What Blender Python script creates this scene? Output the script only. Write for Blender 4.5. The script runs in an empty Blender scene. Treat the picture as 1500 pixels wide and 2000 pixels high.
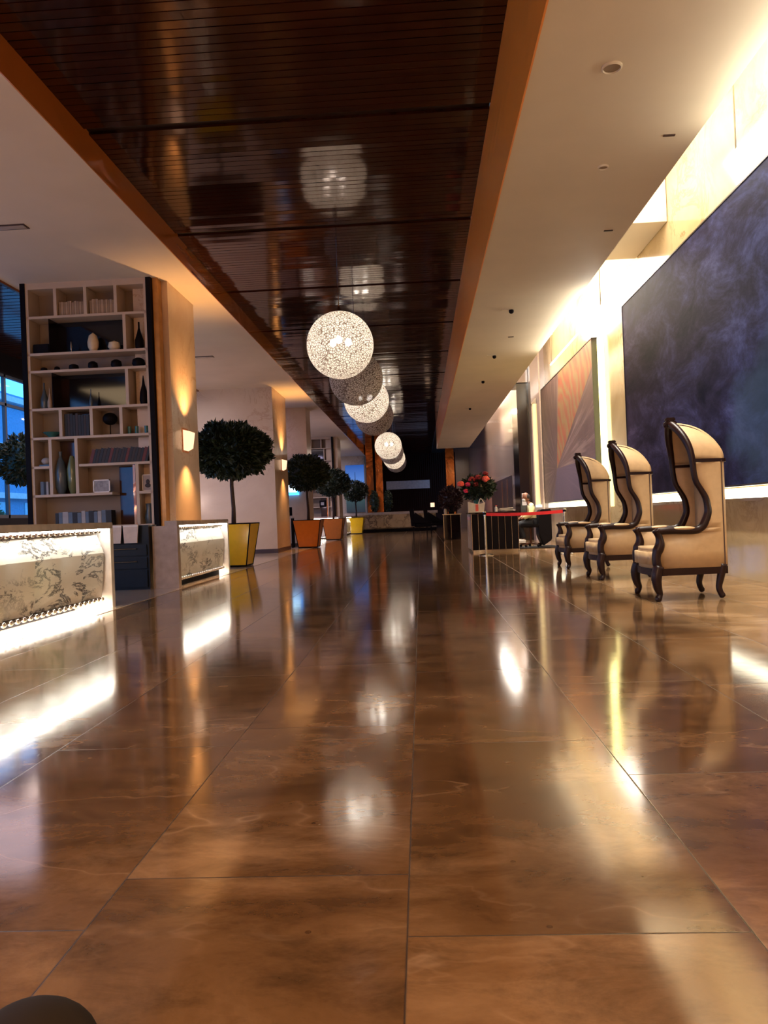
import bpy, bmesh, math, random
from mathutils import Vector, Matrix
import numpy as np
PI = math.pi
random.seed(7)
S = bpy.context.scene
COL = S.collection

# ------------------------------------------------------------------ camera
F = 1500.0
VX, VY, ROLL = 822.0, 1004.0, 0.04
ay = Vector(((VX - 750) / F, (1000 - VY) / F, -1.0)).normalized()
az = Vector((-ROLL, 1, 0)); az = (az - ay * az.dot(ay)).normalized()
ax = ay.cross(az)
cam_d = bpy.data.cameras.new('camera'); cam = bpy.data.objects.new('camera', cam_d); COL.objects.link(cam)
cam_d.sensor_fit = 'VERTICAL'; cam_d.sensor_height = 36.0; cam_d.lens = 36.0 * F / 2000.0
cam_d.clip_start = 0.05; cam_d.clip_end = 300
cam.matrix_world = Matrix.Translation((0, 0, 1.0)) @ Matrix((ax, ay, az)).to_4x4()
S.camera = cam

# ------------------------------------------------------------------ view, world, large lights
S.view_settings.view_transform = 'Standard'; S.view_settings.look = 'None'
S.view_settings.exposure = 0.6; S.view_settings.gamma = 1.0
S.view_settings.use_curve_mapping = False
W = bpy.data.worlds.new('sky'); S.world = W; W.use_nodes = True
wb = W.node_tree.nodes['Background']; wb.inputs[0].default_value = (0.10, 0.30, 0.66, 1); wb.inputs[1].default_value = 3.0
AMB = 1.0

def area(name, loc, sx, sy, power, color, rot=(0, 0, 0)):
    l = bpy.data.lights.new(name, 'AREA'); l.shape = 'RECTANGLE'; l.size = sx; l.size_y = sy
    l.energy = power; l.color = color
    o = bpy.data.objects.new(name, l); o.location = loc; o.rotation_euler = rot; COL.objects.link(o); return o
def point(name, loc, power, color, r=0.06):
    l = bpy.data.lights.new(name, 'POINT'); l.energy = power; l.color = color; l.shadow_soft_size = r; l.specular_factor = 0.15
    o = bpy.data.objects.new(name, l); o.location = loc; COL.objects.link(o); return o
WARM = (1.0, 0.70, 0.40)
WHT = (1.0, 0.94, 0.82)
# fluorescent wall washers hidden up in the coffer beside the right wall
for (y0, y1, p) in ((-1.0, 12.4, 420), (14.5, 23.2, 330), (27.2, 37.5, 300)):
    area('coffer_lamp', (3.1, (y0 + y1) / 2, 6.15), 0.5, y1 - y0, p, WHT, (0, math.radians(-60), 0))
# unseen narrow area lights inside the coffer edge, added to brighten floor and soffit
for (y0, y1, p) in ((0.0, 12.4, 230), (14.5, 24.6, 230), (27.2, 37.5, 120)):
    a = area('coffer_fill', (2.62, (y0 + y1) / 2, 5.6), 0.12, y1 - y0, p, WHT)
    a.data.spread = math.radians(70)
# unseen area lights behind the camera, added as ambient for floor and soffits
for y in (-6.5, -3.5):
    area('lobby_fill', (-1.3, y, 5.1), 3.2, 1.4, 360, (1.0, 0.62, 0.34))
# unseen area lights added to brighten the left bays, far counter and far wall
for (x, y, p, c) in ((-8.2, 2.0, 90, WARM), (-8.2, 14.5, 40, (0.85, 0.66, 0.75)), (-7.9, 18.5, 110, (1.0, 0.76, 0.68)), (-6.8, 26.8, 80, (0.72, 0.62, 0.95)), (-5.8, 33.5, 120, (0.90, 0.70, 0.72)), (-6.5, 44.0, 170, (0.88, 0.72, 0.86)), (-1.3, 46.5, 60, (1.0, 0.78, 0.66)), (2.2, 30.5, 90, (1.0, 0.80, 0.70))):
    big = x < -7.5 or (y > 40 and x < -5)
    area('bay_fill', (x, y, 4.9), 2.6 if big else 1.2, 3.6 if big else 1.2, p, c)

for (x, y, p, c) in ((-6.4, 7.6, 42, (1.0, 0.76, 0.62)), (-6.2, 1.0, 40, (1.0, 0.74, 0.58)), (-7.6, 19.8, 60, (1.0, 0.72, 0.60)), (-5.6, 31.5, 40, (0.9, 0.66, 0.75))):
    point('lounge_fill', (x, y, 1.7), p, c, 0.0)  # unseen point lights, added low in the lounge to lift the left soffit

# ------------------------------------------------------------------ material helpers
class NT:
    def __init__(s, name):
        s.m = bpy.data.materials.new(name); s.m.use_nodes = True; s.t = s.m.node_tree; s.n = s.t.nodes; s.l = s.t.links
        s.b = s.n['Principled BSDF']; s.out = s.n['Material Output']
    def new(s, t, **k):
        o = s.n.new(t)
        for a, v in k.items(): setattr(o, a, v)
        return o
    def lk(s, a, b): s.l.new(a, b)
    def val(s, x, sock):
        if hasattr(x, 'is_output') or isinstance(x, bpy.types.NodeSocket): s.l.new(x, sock)
        else: sock.default_value = x
    def math(s, op, a, b=0.0, c=0.0, clamp=False):
        o = s.n.new('ShaderNodeMath'); o.operation = op; o.use_clamp = clamp
        s.val(a, o.inputs[0]); s.val(b, o.inputs[1])
        if len(o.inputs) > 2: s.val(c, o.inputs[2])
        return o.outputs[0]
    def ramp(s, fac, stops, interp='LINEAR'):
        o = s.n.new('ShaderNodeValToRGB'); o.color_ramp.interpolation = interp
        e = o.color_ramp.elements
        while len(e) < len(stops): e.new(0.5)
        for i, (p, c) in enumerate(stops):
            e[i].position = p; e[i].color = (c if len(c) == 4 else (*c, 1)) if not isinstance(c, (int, float)) else (c, c, c, 1)
        s.val(fac, o.inputs[0]); return o.outputs[0]
    def noise(s, vec, scale, detail=4, rough=0.5, dist=0.0):
        o = s.n.new('ShaderNodeTexNoise'); o.inputs['Scale'].default_value = scale; o.inputs['Detail'].default_value = detail
        o.inputs['Roughness'].default_value = rough; o.inputs['Distortion'].default_value = dist
        if vec is not None: s.lk(vec, o.inputs['Vector'])
        return o.outputs['Fac']
    def mix(s, f, a, b, mode='MIX'):
        o = s.n.new('ShaderNodeMix'); o.data_type = 'RGBA'; o.blend_type = mode
        s.val(f, o.inputs[0])
        for v, sk in ((a, o.inputs[6]), (b, o.inputs[7])):
            if isinstance(v, tuple): sk.default_value = v if len(v) == 4 else (*v, 1)
            else: s.lk(v, sk)
        return o.outputs[2]
    def obj(s):
        return s.new('ShaderNodeTexCoord').outputs['Object']
    def bump(s, h, strength, dist=0.01):
        o = s.n.new('ShaderNodeBump'); o.inputs['Strength'].default_value = strength; o.inputs['Distance'].default_value = dist
        s.lk(h, o.inputs['Height']); s.lk(o.outputs[0], s.b.inputs['Normal'])
def P(name, col, rough=0.5, metal=0.0, coat=0.0, nscale=8.0, namt=0.12, spec=0.5, em=None, ems=0.0, bump=0.0):
    t = NT(name); b = t.b
    f = t.noise(t.obj(), nscale, 3)
    lo = tuple(max(0, c * (1 - namt)) for c in col[:3]); hi = tuple(min(1, c * (1 + namt)) for c in col[:3])
    t.lk(t.ramp(f, [(0.3, lo), (0.7, hi)]), b.inputs['Base Color'])
    b.inputs['Roughness'].default_value = rough; b.inputs['Metallic'].default_value = metal
    b.inputs['Coat Weight'].default_value = coat; b.inputs['Specular IOR Level'].default_value = spec
    if em: b.inputs['Emission Color'].default_value = (*em, 1); b.inputs['Emission Strength'].default_value = ems
    if bump: t.bump(f, bump)
    return t.m
def marble(name, base, tint, vein, scale, vw, rough=0.15, vamt=1.0, stretch=(1, 1, 1), mk=(0.45, 0.62), dist=1.3):
    t = NT(name); mp = t.new('ShaderNodeMapping'); mp.inputs['Scale'].default_value = stretch
    mp.inputs['Rotation'].default_value = (0.3, 0.5, 0.4)
    t.lk(t.obj(), mp.inputs[0]); v = mp.outputs[0]
    cloud = t.noise(v, scale * 0.6, 6, 0.6, 0.6)
    c = t.ramp(cloud, [(0.32, tint), (0.62, base)])
    n = t.noise(v, scale, 8, 0.68, dist)
    d = t.math('ABSOLUTE', t.math('SUBTRACT', n, 0.5))
    vm = t.ramp(d, [(0.0, 1.0), (vw, 0.0)])
    mask = t.ramp(t.noise(v, scale * 0.45, 2), [(mk[0], 0.0), (mk[1], vamt)])
    t.lk(t.mix(t.math('MULTIPLY', vm, mask), c, vein), t.b.inputs['Base Color'])
    t.b.inputs['Roughness'].default_value = rough
    return t.m
def emit(name, col, st):
    t = NT(name); t.b.inputs['Base Color'].default_value = (*col, 1)
    t.b.inputs['Emission Color'].default_value = (*col, 1); t.b.inputs['Emission Strength'].default_value = st
    return t.m

def floor_mat():
    t = NT('polished brown marble'); sep = t.new('ShaderNodeSeparateXYZ'); geo = t.obj(); t.lk(geo, sep.inputs[0])
    X, Yc = sep.outputs[0], sep.outputs[1]
    u = t.math('DIVIDE', t.math('ADD', X, 0.072), 0.8025)
    i = t.math('FLOOR', u); fu = t.math('SUBTRACT', u, i)
    i2 = t.math('MULTIPLY', i, i)
    cub = t.math('MULTIPLY', t.math('SUBTRACT', t.math('MULTIPLY', i2, i), i), 0.05)
    ph = t.math('ADD', t.math('ADD', t.math('MULTIPLY', i, 0.25), t.math('MULTIPLY', i2, 0.458)), t.math('ADD', cub, 0.2))
    v = t.math('SUBTRACT', t.math('DIVIDE', Yc, 1.52), ph)
    j = t.math('FLOOR', v); fv = t.math('SUBTRACT', v, j)
    du = t.math('MULTIPLY', t.math('MINIMUM', fu, t.math('SUBTRACT', 1.0, fu)), 0.8025)
    dv = t.math('MULTIPLY', t.math('MINIMUM', fv, t.math('SUBTRACT', 1.0, fv)), 1.52)
    dj = t.math('MINIMUM', du, dv)
    jm = t.ramp(dj, [(0.0, 1.0), (0.0024, 0.75), (0.0034, 0.0)])
    wn = t.new('ShaderNodeTexWhiteNoise', noise_dimensions='2D')
    cmb = t.new('ShaderNodeCombineXYZ'); t.lk(i, cmb.inputs[0]); t.lk(j, cmb.inputs[1]); t.lk(cmb.outputs[0], wn.inputs['Vector'])
    r = wn.outputs['Value']
    off = t.new('ShaderNodeVectorMath', operation='MULTIPLY_ADD')
    t.lk(wn.outputs['Color'], off.inputs[0]); off.inputs[1].default_value = (13, 17, 9); t.lk(geo, off.inputs[2])
    mp = t.new('ShaderNodeMapping'); mp.inputs['Scale'].default_value = (1.0, 1.9, 1.0); mp.inputs['Rotation'].default_value = (0, 0, 0.35)
    t.lk(off.outputs[0], mp.inputs[0]); vec = mp.outputs[0]
    cloud = t.noise(vec, 1.0, 9, 0.66, 0.35)
    c = t.ramp(cloud, [(0.28, (0.105, 0.050, 0.019)), (0.5, (0.20, 0.108, 0.048)), (0.70, (0.36, 0.22, 0.118))])
    dark = t.ramp(t.noise(vec, 3.2, 6, 0.7, 0.4), [(0.33, 0.55), (0.55, 1.0)])
    c = t.mix(1.0, c, dark, 'MULTIPLY')
    tone = t.math('MULTIPLY_ADD', r, 0.30, 0.82)
    c = t.mix(1.0, c, tone, 'MULTIPLY')
    n = t.noise(vec, 0.7, 4, 0.5, 0.25)
    d = t.math('ABSOLUTE', t.math('SUBTRACT', n, 0.5))
    vein = t.math('MULTIPLY', t.ramp(d, [(0.0, 1.0), (0.004, 0.3), (0.012, 0.0)]), t.ramp(t.noise(vec, 1.9, 2), [(0.45, 0.0), (0.65, 0.30)]))
    c = t.mix(vein, c, (0.62, 0.42, 0.27))
    n2 = t.noise(vec, 1.7, 4, 0.55, 0.3)
    d2 = t.math('ABSOLUTE', t.math('SUBTRACT', n2, 0.5))
    fine = t.math('MULTIPLY', t.ramp(d2, [(0.0, 1.0), (0.012, 0.0)]), t.ramp(t.noise(vec, 1.3, 2), [(0.5, 0.0), (0.7, 0.14)]))
    c = t.mix(fine, c, (0.5, 0.32, 0.2))
    vo = t.new('ShaderNodeTexVoronoi'); vo.inputs['Scale'].default_value = 5.0; t.lk(geo, vo.inputs['Vector'])
    spk = t.ramp(vo.outputs['Distance'], [(0.0, 0.6), (0.035, 0.6), (0.045, 0.0)])
    c = t.mix(spk, c, (0.05, 0.02, 0.008))
    c = t.mix(jm, c, (0.018, 0.010, 0.006))
    t.lk(c, t.b.inputs['Base Color'])
    rough = t.math('MULTIPLY_ADD', t.noise(vec, 6.0, 5), 0.07, 0.065)
    t.lk(t.math('ADD', rough, t.math('MULTIPLY', jm, 0.4)), t.b.inputs['Roughness'])
    t.b.inputs['IOR'].default_value = 1.62; t.b.inputs['Specular IOR Level'].default_value = 0.8
    t.bump(t.math('ADD', t.noise(vec, 2.5, 3), t.math('MULTIPLY', jm, -1.0)), 0.018, 0.02)
    return t.m

def painting_blue():
    t = NT('deep blue nebula painting'); o = t.obj()
    mp = t.new('ShaderNodeMapping'); mp.inputs['Rotation'].default_value = (0.6, 0, 0); mp.inputs['Scale'].default_value = (1, 0.7, 1.5); t.lk(o, mp.inputs[0])
    n = t.noise(mp.outputs[0], 1.1, 10, 0.74, 0.35)
    c = t.ramp(n, [(0.36, (0.003, 0.003, 0.009)), (0.48, (0.017, 0.013, 0.025)), (0.56, (0.030, 0.027, 0.052)), (0.68, (0.07, 0.065, 0.11))])
    sep = t.new('ShaderNodeSeparateXYZ'); t.lk(o, sep.inputs[0])
    # the painted colours drift from violet grey on the top left to a pale blue patch on the right
    g = t.ramp(t.math('MULTIPLY_ADD', sep.outputs[1], -0.12, 1.85), [(0.0, (1.0, 0.72, 0.80)), (1.0, (0.55, 0.95, 1.7))])
    c = t.mix(1.0, c, g, 'MULTIPLY')
    vm = t.new('ShaderNodeVectorMath', operation='DISTANCE'); t.lk(t.obj(), vm.inputs[0]); vm.inputs[1].default_value = (4.1, 9.2, 1.95)
    dd = t.math('ADD', vm.outputs['Value'], t.math('MULTIPLY', t.noise(o, 1.6, 5), 1.6))
    c = t.mix(t.ramp(t.math('MULTIPLY', dd, 0.4), [(0.52, 0.55), (0.70, 0.0)]), c, (0.03, 0.055, 0.10))
    t.lk(c, t.b.inputs['Base Color']); t.b.inputs['Roughness'].default_value = 0.55
    t.b.inputs['Specular IOR Level'].default_value = 0.04
    t.bump(n, 0.3, 0.01)
    return t.m
def painting_rays():
    t = NT('mauve painting of radiating lines'); o = t.obj(); sep = t.new('ShaderNodeSeparateXYZ'); t.lk(o, sep.inputs[0])
    y = t.math('SUBTRACT', sep.outputs[1], 22.4); z = t.math('SUBTRACT', sep.outputs[2], 2.15)
    a = t.math('ARCTAN2', z, y); r = t.math('SQRT', t.math('ADD', t.math('MULTIPLY', y, y), t.math('MULTIPLY', z, z)))
    cmb = t.new('ShaderNodeCombineXYZ'); t.lk(t.math('MULTIPLY', a, 9.0), cmb.inputs[0]); t.lk(t.math('MULTIPLY', r, 0.1), cmb.inputs[1])
    s1 = t.noise(cmb.outputs[0], 2.2, 6, 0.75)
    base = t.ramp(t.noise(o, 0.5, 3), [(0.3, (0.065, 0.030, 0.028)), (0.7, (0.13, 0.070, 0.062))])
    c = t.mix(t.ramp(s1, [(0.50, 0.0), (0.66, 0.75)]), base, (0.26, 0.17, 0.15))
    up = t.math('MULTIPLY', t.math('GREATER_THAN', a, 1.85), t.math('LESS_THAN', a, 2.75))
    ring = t.math('SINE', t.math('MULTIPLY', t.math('ADD', r, t.noise(o, 1.2, 2)), 14.0))
    gold = t.mix(t.math('MULTIPLY_ADD', ring, 0.5, 0.5), (0.28, 0.06, 0.022), (0.24, 0.15, 0.05))
    c = t.mix(t.math('MULTIPLY', up, 0.85), c, gold)
    low = t.math('MULTIPLY', t.math('LESS_THAN', a, -0.9), 1.0)
    c = t.mix(t.math('MULTIPLY', low, 0.7), c, (0.09, 0.06, 0.10))
    t.lk(c, t.b.inputs['Base Color']); t.b.inputs['Roughness'].default_value = 0.5
    return t.m
def globe_mat(lit):
    t = NT('lit perforated globe' if lit else 'unlit perforated globe'); o = t.obj()
    vo = t.new('ShaderNodeTexVoronoi'); vo.feature = 'DISTANCE_TO_EDGE'; vo.inputs['Scale'].default_value = 24.0; t.lk(o, vo.inputs['Vector'])
    col = t.ramp(vo.outputs['Distance'], [(0.04, (0.13, 0.075, 0.045)), (0.15, (0.93, 0.86, 0.76))])
    trl = t.new('ShaderNodeBsdfTranslucent'); t.lk(col, trl.inputs[0])
    dif = t.new('ShaderNodeBsdfDiffuse'); t.lk(col, dif.inputs[0])
    m1 = t.new('ShaderNodeMixShader'); m1.inputs[0].default_value = 0.55; t.lk(dif.outputs[0], m1.inputs[1]); t.lk(trl.outputs[0], m1.inputs[2])
    tr = t.new('ShaderNodeBsdfTransparent')
    vo2 = t.new('ShaderNodeTexVoronoi'); vo2.inputs['Scale'].default_value = 24.0; t.lk(o, vo2.inputs['Vector'])
    hole = t.ramp(vo2.outputs['Distance'], [(0.16, 0.5), (0.24, 0.16)])
    m2 = t.new('ShaderNodeMixShader'); t.lk(hole, m2.inputs[0]); t.lk(m1.outputs[0], m2.inputs[1]); t.lk(tr.outputs[0], m2.inputs[2])
    t.lk(m2.outputs[0], t.out.inputs[0]); return t.m
def leaf_mat():
    t = NT('dark green leaf'); t.lk(t.ramp(t.noise(t.obj(), 5, 2), [(0.3, (0.006, 0.011, 0.005)), (0.7, (0.020, 0.036, 0.012))]), t.b.inputs['Base Color'])
    t.b.inputs['Roughness'].default_value = 0.5; return t.m
def brushed(name, col, rough, metal=1.0, coat=0.6):
    t = NT(name); t.b.inputs['Base Color'].default_value = (*col, 1); t.b.inputs['Metallic'].default_value = metal
    t.b.inputs['Coat Weight'].default_value = coat if metal < 1 else 0.0; t.b.inputs['Coat Roughness'].default_value = 0.03
    t.b.inputs['Roughness'].default_value = rough
    mp = t.new('ShaderNodeMapping'); mp.inputs['Scale'].default_value = (1, 0.35, 1); t.lk(t.obj(), mp.inputs[0])
    t.bump(t.noise(mp.outputs[0], 0.9, 3, 0.5, 1.2), 0.35, 0.12)
    return t.m
def wood_ceiling():
    t = NT('dark lacquered slats'); o = t.obj()
    mp = t.new('ShaderNodeMapping'); mp.inputs['Scale'].default_value = (0.4, 9, 1); t.lk(o, mp.inputs[0])
    n = t.noise(mp.outputs[0], 2.0, 5, 0.6)
    t.lk(t.ramp(n, [(0.3, (0.010, 0.002, 0.001)), (0.7, (0.036, 0.008, 0.004))]), t.b.inputs['Base Color'])
    t.b.inputs['Roughness'].default_value = 0.10; t.b.inputs['IOR'].default_value = 1.55
    t.b.inputs['Specular Tint'].default_value = (1.0, 0.50, 0.34, 1); t.b.inputs['Specular IOR Level'].default_value = 0.45
    mp2 = t.new('ShaderNodeMapping'); mp2.inputs['Scale'].default_value = (1.2, 1.2, 1); t.lk(o, mp2.inputs[0])
    t.bump(t.noise(mp2.outputs[0], 1.1, 2), 0.10, 0.03)
    return t.m

M = {}
M['floor'] = floor_mat()
M['slat'] = wood_ceiling()
M['black_wood'] = P('near black wood', (0.010, 0.006, 0.005), 0.35)
M['plaster'] = P('warm cream plaster', (0.66, 0.54, 0.42), 0.7, nscale=1.2, namt=0.04)
M['plaster_r'] = P('cream plaster of the right soffit', (0.68, 0.57, 0.40), 0.6, nscale=1.2, namt=0.04)
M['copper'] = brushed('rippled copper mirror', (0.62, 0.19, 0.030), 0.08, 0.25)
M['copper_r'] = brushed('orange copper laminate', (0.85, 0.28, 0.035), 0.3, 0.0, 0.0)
M['wall_marble'] = marble('cream wall marble', (0.46, 0.335, 0.18), (0.35, 0.245, 0.12), (0.20, 0.12, 0.05), 0.9, 0.04, 0.12, 0.8)
M['col_marble'] = marble('beige column marble', (0.64, 0.48, 0.34), (0.54, 0.38, 0.26), (0.36, 0.20, 0.11), 1.1, 0.02, 0.27, 0.6)
M['counter_marble'] = marble('white marble with dark veins', (0.80, 0.78, 0.72), (0.70, 0.67, 0.60), (0.03, 0.03, 0.045), 2.0, 0.035, 0.12, 1.0, (1.0, 0.8, 2.0), (0.42, 0.56), 0.5)
M['curb'] = marble('pale threshold stone', (0.55, 0.42, 0.30), (0.48, 0.34, 0.22), (0.3, 0.18, 0.1), 1.5, 0.03, 0.12, 0.6)
M['grey_panel'] = marble('glossy taupe panel', (0.42, 0.32, 0.30), (0.36, 0.27, 0.25), (0.46, 0.36, 0.33), 0.8, 0.02, 0.10, 0.3)
M['stone_top'] = P('taupe stone slab', (0.42, 0.33, 0.27), 0.25)
M['blue'] = painting_blue(); M['rays'] = painting_rays()
M['led'] = emit('warm white light strip', (1.0, 0.90, 0.66), 5.0)
M['led_y'] = emit('yellow white light strip', (1.0, 0.90, 0.36), 3.6)
M['led_l'] = emit('added soffit glow tube', (1.0, 0.92, 0.70), 1.6)
M['led_w'] = emit('cool white light strip', (1.0, 0.96, 0.84), 26.0)
M['tube'] = emit('dim fluorescent tube', (1.0, 0.80, 0.42), 0.32)
M['bulb'] = emit('globe bulb', (1.0, 0.92, 0.80), 50.0)
M['sconce'] = emit('sconce glass', (1.0, 0.66, 0.42), 0.9)
M['screen'] = emit('blue screen', (0.05, 0.35, 1.0), 2.2)
M['screen_w'] = emit('bright screen patch', (0.6, 0.9, 1.0), 2.4)
M['globe'] = globe_mat(True); M['globe_off'] = globe_mat(False)
M['chrome'] = P('chrome', (0.75, 0.72, 0.68), 0.08, 1.0)
M['steel'] = P('polished steel', (0.62, 0.58, 0.50), 0.14, 1.0)
M['cream'] = P('cream leather', (0.42, 0.262, 0.125), 0.5, nscale=20, namt=0.05)
M['dkwood'] = P('dark carved wood', (0.014, 0.004, 0.003), 0.36, spec=0.22)
M['piping'] = P('brown piping', (0.05, 0.02, 0.012), 0.5)
M['leaf'] = leaf_mat(); M['bark'] = P('brown bark', (0.045, 0.022, 0.014), 0.8, nscale=30, namt=0.4)
M['soil'] = P('dark soil', (0.02, 0.013, 0.008), 0.9)
M['yellow'] = P('planter lacquer in bright light', (0.80, 0.47, 0.012), 0.18, namt=0.04)  # planter lacquer with the stronger light on it put into the colour
M['orange'] = P('planter lacquer in dim light', (0.52, 0.15, 0.018), 0.22, namt=0.05)  # same planter lacquer, the dimmer light put into its darker colour
M['black'] = P('black paint', (0.006, 0.004, 0.005), 0.55, spec=0.08)
M['blackgloss'] = P('black gloss', (0.006, 0.004, 0.006), 0.06)
M['navy'] = P('dark navy lacquer', (0.007, 0.011, 0.018), 0.4, spec=0.25)
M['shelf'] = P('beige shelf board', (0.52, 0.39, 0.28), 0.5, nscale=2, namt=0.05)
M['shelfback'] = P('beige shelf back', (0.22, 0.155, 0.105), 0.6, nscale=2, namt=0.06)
M['paper'] = P('off white paper', (0.62, 0.52, 0.44), 0.6)
M['white'] = P('white', (0.75, 0.70, 0.66), 0.5)
M['red'] = P('red belt', (0.70, 0.012, 0.008), 0.5)
M['skin'] = P('skin', (0.24, 0.095, 0.05), 0.5)
M['shirt'] = P('cream yellow shirt', (0.72, 0.60, 0.30), 0.7)
M['trouser'] = P('dark trousers', (0.012, 0.012, 0.018), 0.8)
M['hair'] = P('short dark hair', (0.02, 0.012, 0.01), 0.8)
M['mask'] = P('pale face mask', (0.72, 0.70, 0.70), 0.7)
M['rose_p'] = P('coral rose', (0.75, 0.10, 0.07), 0.5); M['rose_k'] = P('pink rose', (0.70, 0.03, 0.10), 0.5); M['rose_r'] = P('dark red rose', (0.22, 0.005, 0.008), 0.5)
M['teal'] = P('teal glass', (0.04, 0.14, 0.13), 0.1); M['egg'] = P('ivory ceramic', (0.62, 0.48, 0.30), 0.4)
M['olive'] = P('olive ceramic', (0.13, 0.14, 0.06), 0.2); M['slate'] = P('slate ceramic', (0.06, 0.08, 0.10), 0.25)
M['bronze'] = brushed('bronze mirror', (0.30, 0.10, 0.03), 0.2)
M['brownwood'] = P('red brown wood', (0.10, 0.032, 0.015), 0.3)
M['darkglass'] = P('dark mirror glass', (0.05, 0.022, 0.015), 0.04)
M['fabric_dk'] = P('dark brown fabric', (0.012, 0.006, 0.003), 0.95)
for k, c in (('bk0', (0.03, 0.015, 0.012)), ('bk1', (0.012, 0.012, 0.016)), ('bk2', (0.12, 0.02, 0.015)), ('bk3', (0.40, 0.27, 0.17)), ('bk4', (0.30, 0.19, 0.11)), ('bk5', (0.10, 0.14, 0.20)), ('bk6', (0.36, 0.34, 0.34))):
    M[k] = P('book cloth ' + k, c, 0.6)

# ------------------------------------------------------------------ mesh helpers
class MB:
    def __init__(s): s.b = bmesh.new()
    def box(s, x0, x1, y0, y1, z0, z1, bev=0.0):
        r = bmesh.ops.create_cube(s.b, size=1.0); vs = r['verts']
        for v in vs: v.co = Vector(((x0 + x1) / 2 + v.co.x * (x1 - x0), (y0 + y1) / 2 + v.co.y * (y1 - y0), (z0 + z1) / 2 + v.co.z * (z1 - z0)))
        if bev:
            es = list({e for v in vs for e in v.link_edges})
            bmesh.ops.bevel(s.b, geom=es, offset=bev, segments=2, affect='EDGES')
        return s
    def obox(s, c, size, rot=(0, 0, 0)):
        from mathutils import Euler
        m = Matrix.Translation(c) @ Euler(rot).to_matrix().to_4x4() @ Matrix.Diagonal((*size, 1))
        bmesh.ops.create_cube(s.b, size=1.0, matrix=m); return s
    def sph(s, c, r, seg=16, sc=(1, 1, 1)):
        m = Matrix.Translation(c) @ Matrix.Diagonal((r * sc[0], r * sc[1], r * sc[2], 1))
        bmesh.ops.create_uvsphere(s.b, u_segments=seg, v_segments=max(6, seg // 2), radius=1, matrix=m); return s
    def tube(s, pts, rad, seg=10, cap=True, flat=None):
        pts = [Vector(p) for p in pts]; n = len(pts)
        if not hasattr(rad, '__len__'): rad = [rad] * n
        ref = None; rings = []
        for i, p in enumerate(pts):
            t = (pts[min(i + 1, n - 1)] - pts[max(i - 1, 0)]).normalized()
            if ref is None: ref = Vector((0, 0, 1)) if abs(t.z) < 0.9 else Vector((1, 0, 0))
            a = t.cross(ref).normalized(); b = t.cross(a).normalized(); ref = -b if False else ref
            ref = a.cross(t).normalized()
            rings.append([s.b.verts.new(p + (a * math.cos(2 * PI * k / seg) + ref * math.sin(2 * PI * k / seg)) * rad[i]) for k in range(seg)])
        for i in range(n - 1):
            for k in range(seg):
                s.b.faces.new((rings[i][k], rings[i][(k + 1) % seg], rings[i + 1][(k + 1) % seg], rings[i + 1][k]))
        if cap: s.b.faces.new(rings[0][::-1]); s.b.faces.new(rings[-1])
        return s
    def lathe(s, prof, c=(0, 0, 0), seg=24):
        rings = []
        for r, z in prof:
            rings.append([s.b.verts.new((c[0] + r * math.cos(2 * PI * k / seg), c[1] + r * math.sin(2 * PI * k / seg), c[2] + z)) for k in range(seg)])
        for i in range(len(prof) - 1):
            for k in range(seg): s.b.faces.new((rings[i][k], rings[i][(k + 1) % seg], rings[i + 1][(k + 1) % seg], rings[i + 1][k]))
        if prof[0][0] > 1e-4: s.b.faces.new(rings[0][::-1])
        if prof[-1][0] > 1e-4: s.b.faces.new(rings[-1])
        return s
    def grid(s, rows, close=False):
        vs = [[s.b.verts.new(p) for p in r] for r in rows]
        for i in range(len(vs) - 1):
            n = len(vs[i])
            for k in range(n if close else n - 1): s.b.faces.new((vs[i][k], vs[i][(k + 1) % n], vs[i + 1][(k + 1) % n], vs[i + 1][k]))
        return vs
    def prism(s, poly, h0, h1, axis='z'):
        def mk(a, b, h): return {'z': (a, b, h), 'y': (a, h, b), 'x': (h, a, b)}[axis]
        A = [s.b.verts.new(mk(a, b, h0)) for a, b in poly]; B = [s.b.verts.new(mk(a, b, h1)) for a, b in poly]
        s.b.faces.new(A[::-1]); s.b.faces.new(B); n = len(A)
        for i in range(n): s.b.faces.new((A[i], A[(i + 1) % n], B[(i + 1) % n], B[i]))
        return s
    def build(s, name, mat, parent=None, smooth=False, solid=0.0, sub=0, autosmooth=None):
        bmesh.ops.remove_doubles(s.b, verts=s.b.verts, dist=1e-5)
        bmesh.ops.recalc_face_normals(s.b, faces=s.b.faces)
        me = bpy.data.meshes.new(name); s.b.to_mesh(me); s.b.free()
        me.materials.append(mat if not isinstance(mat, str) else M[mat])
        o = bpy.data.objects.new(name, me); COL.objects.link(o)
        if smooth:
            for p in me.polygons: p.use_smooth = True
            if autosmooth: me.set_sharp_from_angle(angle=math.radians(autosmooth))
        if solid: md = o.modifiers.new('solid', 'SOLIDIFY'); md.thickness = solid; md.offset = 0
        if sub: md = o.modifiers.new('sub', 'SUBSURF'); md.levels = sub; md.render_levels = sub
        if parent: o.parent = parent
        return o
def tag(o, label, cat, group=None, kind=None):
    if label: o['label'] = label
    if cat: o['category'] = cat
    if group: o['group'] = group
    if kind: o['kind'] = kind
    return o
def empty(name, loc, rz, label, cat, group=None):
    o = bpy.data.objects.new(name, None); COL.objects.link(o); o.location = loc; o.rotation_euler = (0, 0, rz); o.empty_display_size = 0.1
    return tag(o, label, cat, group)
def struct(o, label=None):
    o['kind'] = 'structure'
    if label: o['label'] = label
    return o
KIDS = {}
def copy_tree(o, parent=None):
    c = o.copy(); COL.objects.link(c); c.parent = parent
    for ch in [x for x in bpy.data.objects if x.parent == o]: copy_tree(ch, c)
    return c
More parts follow.
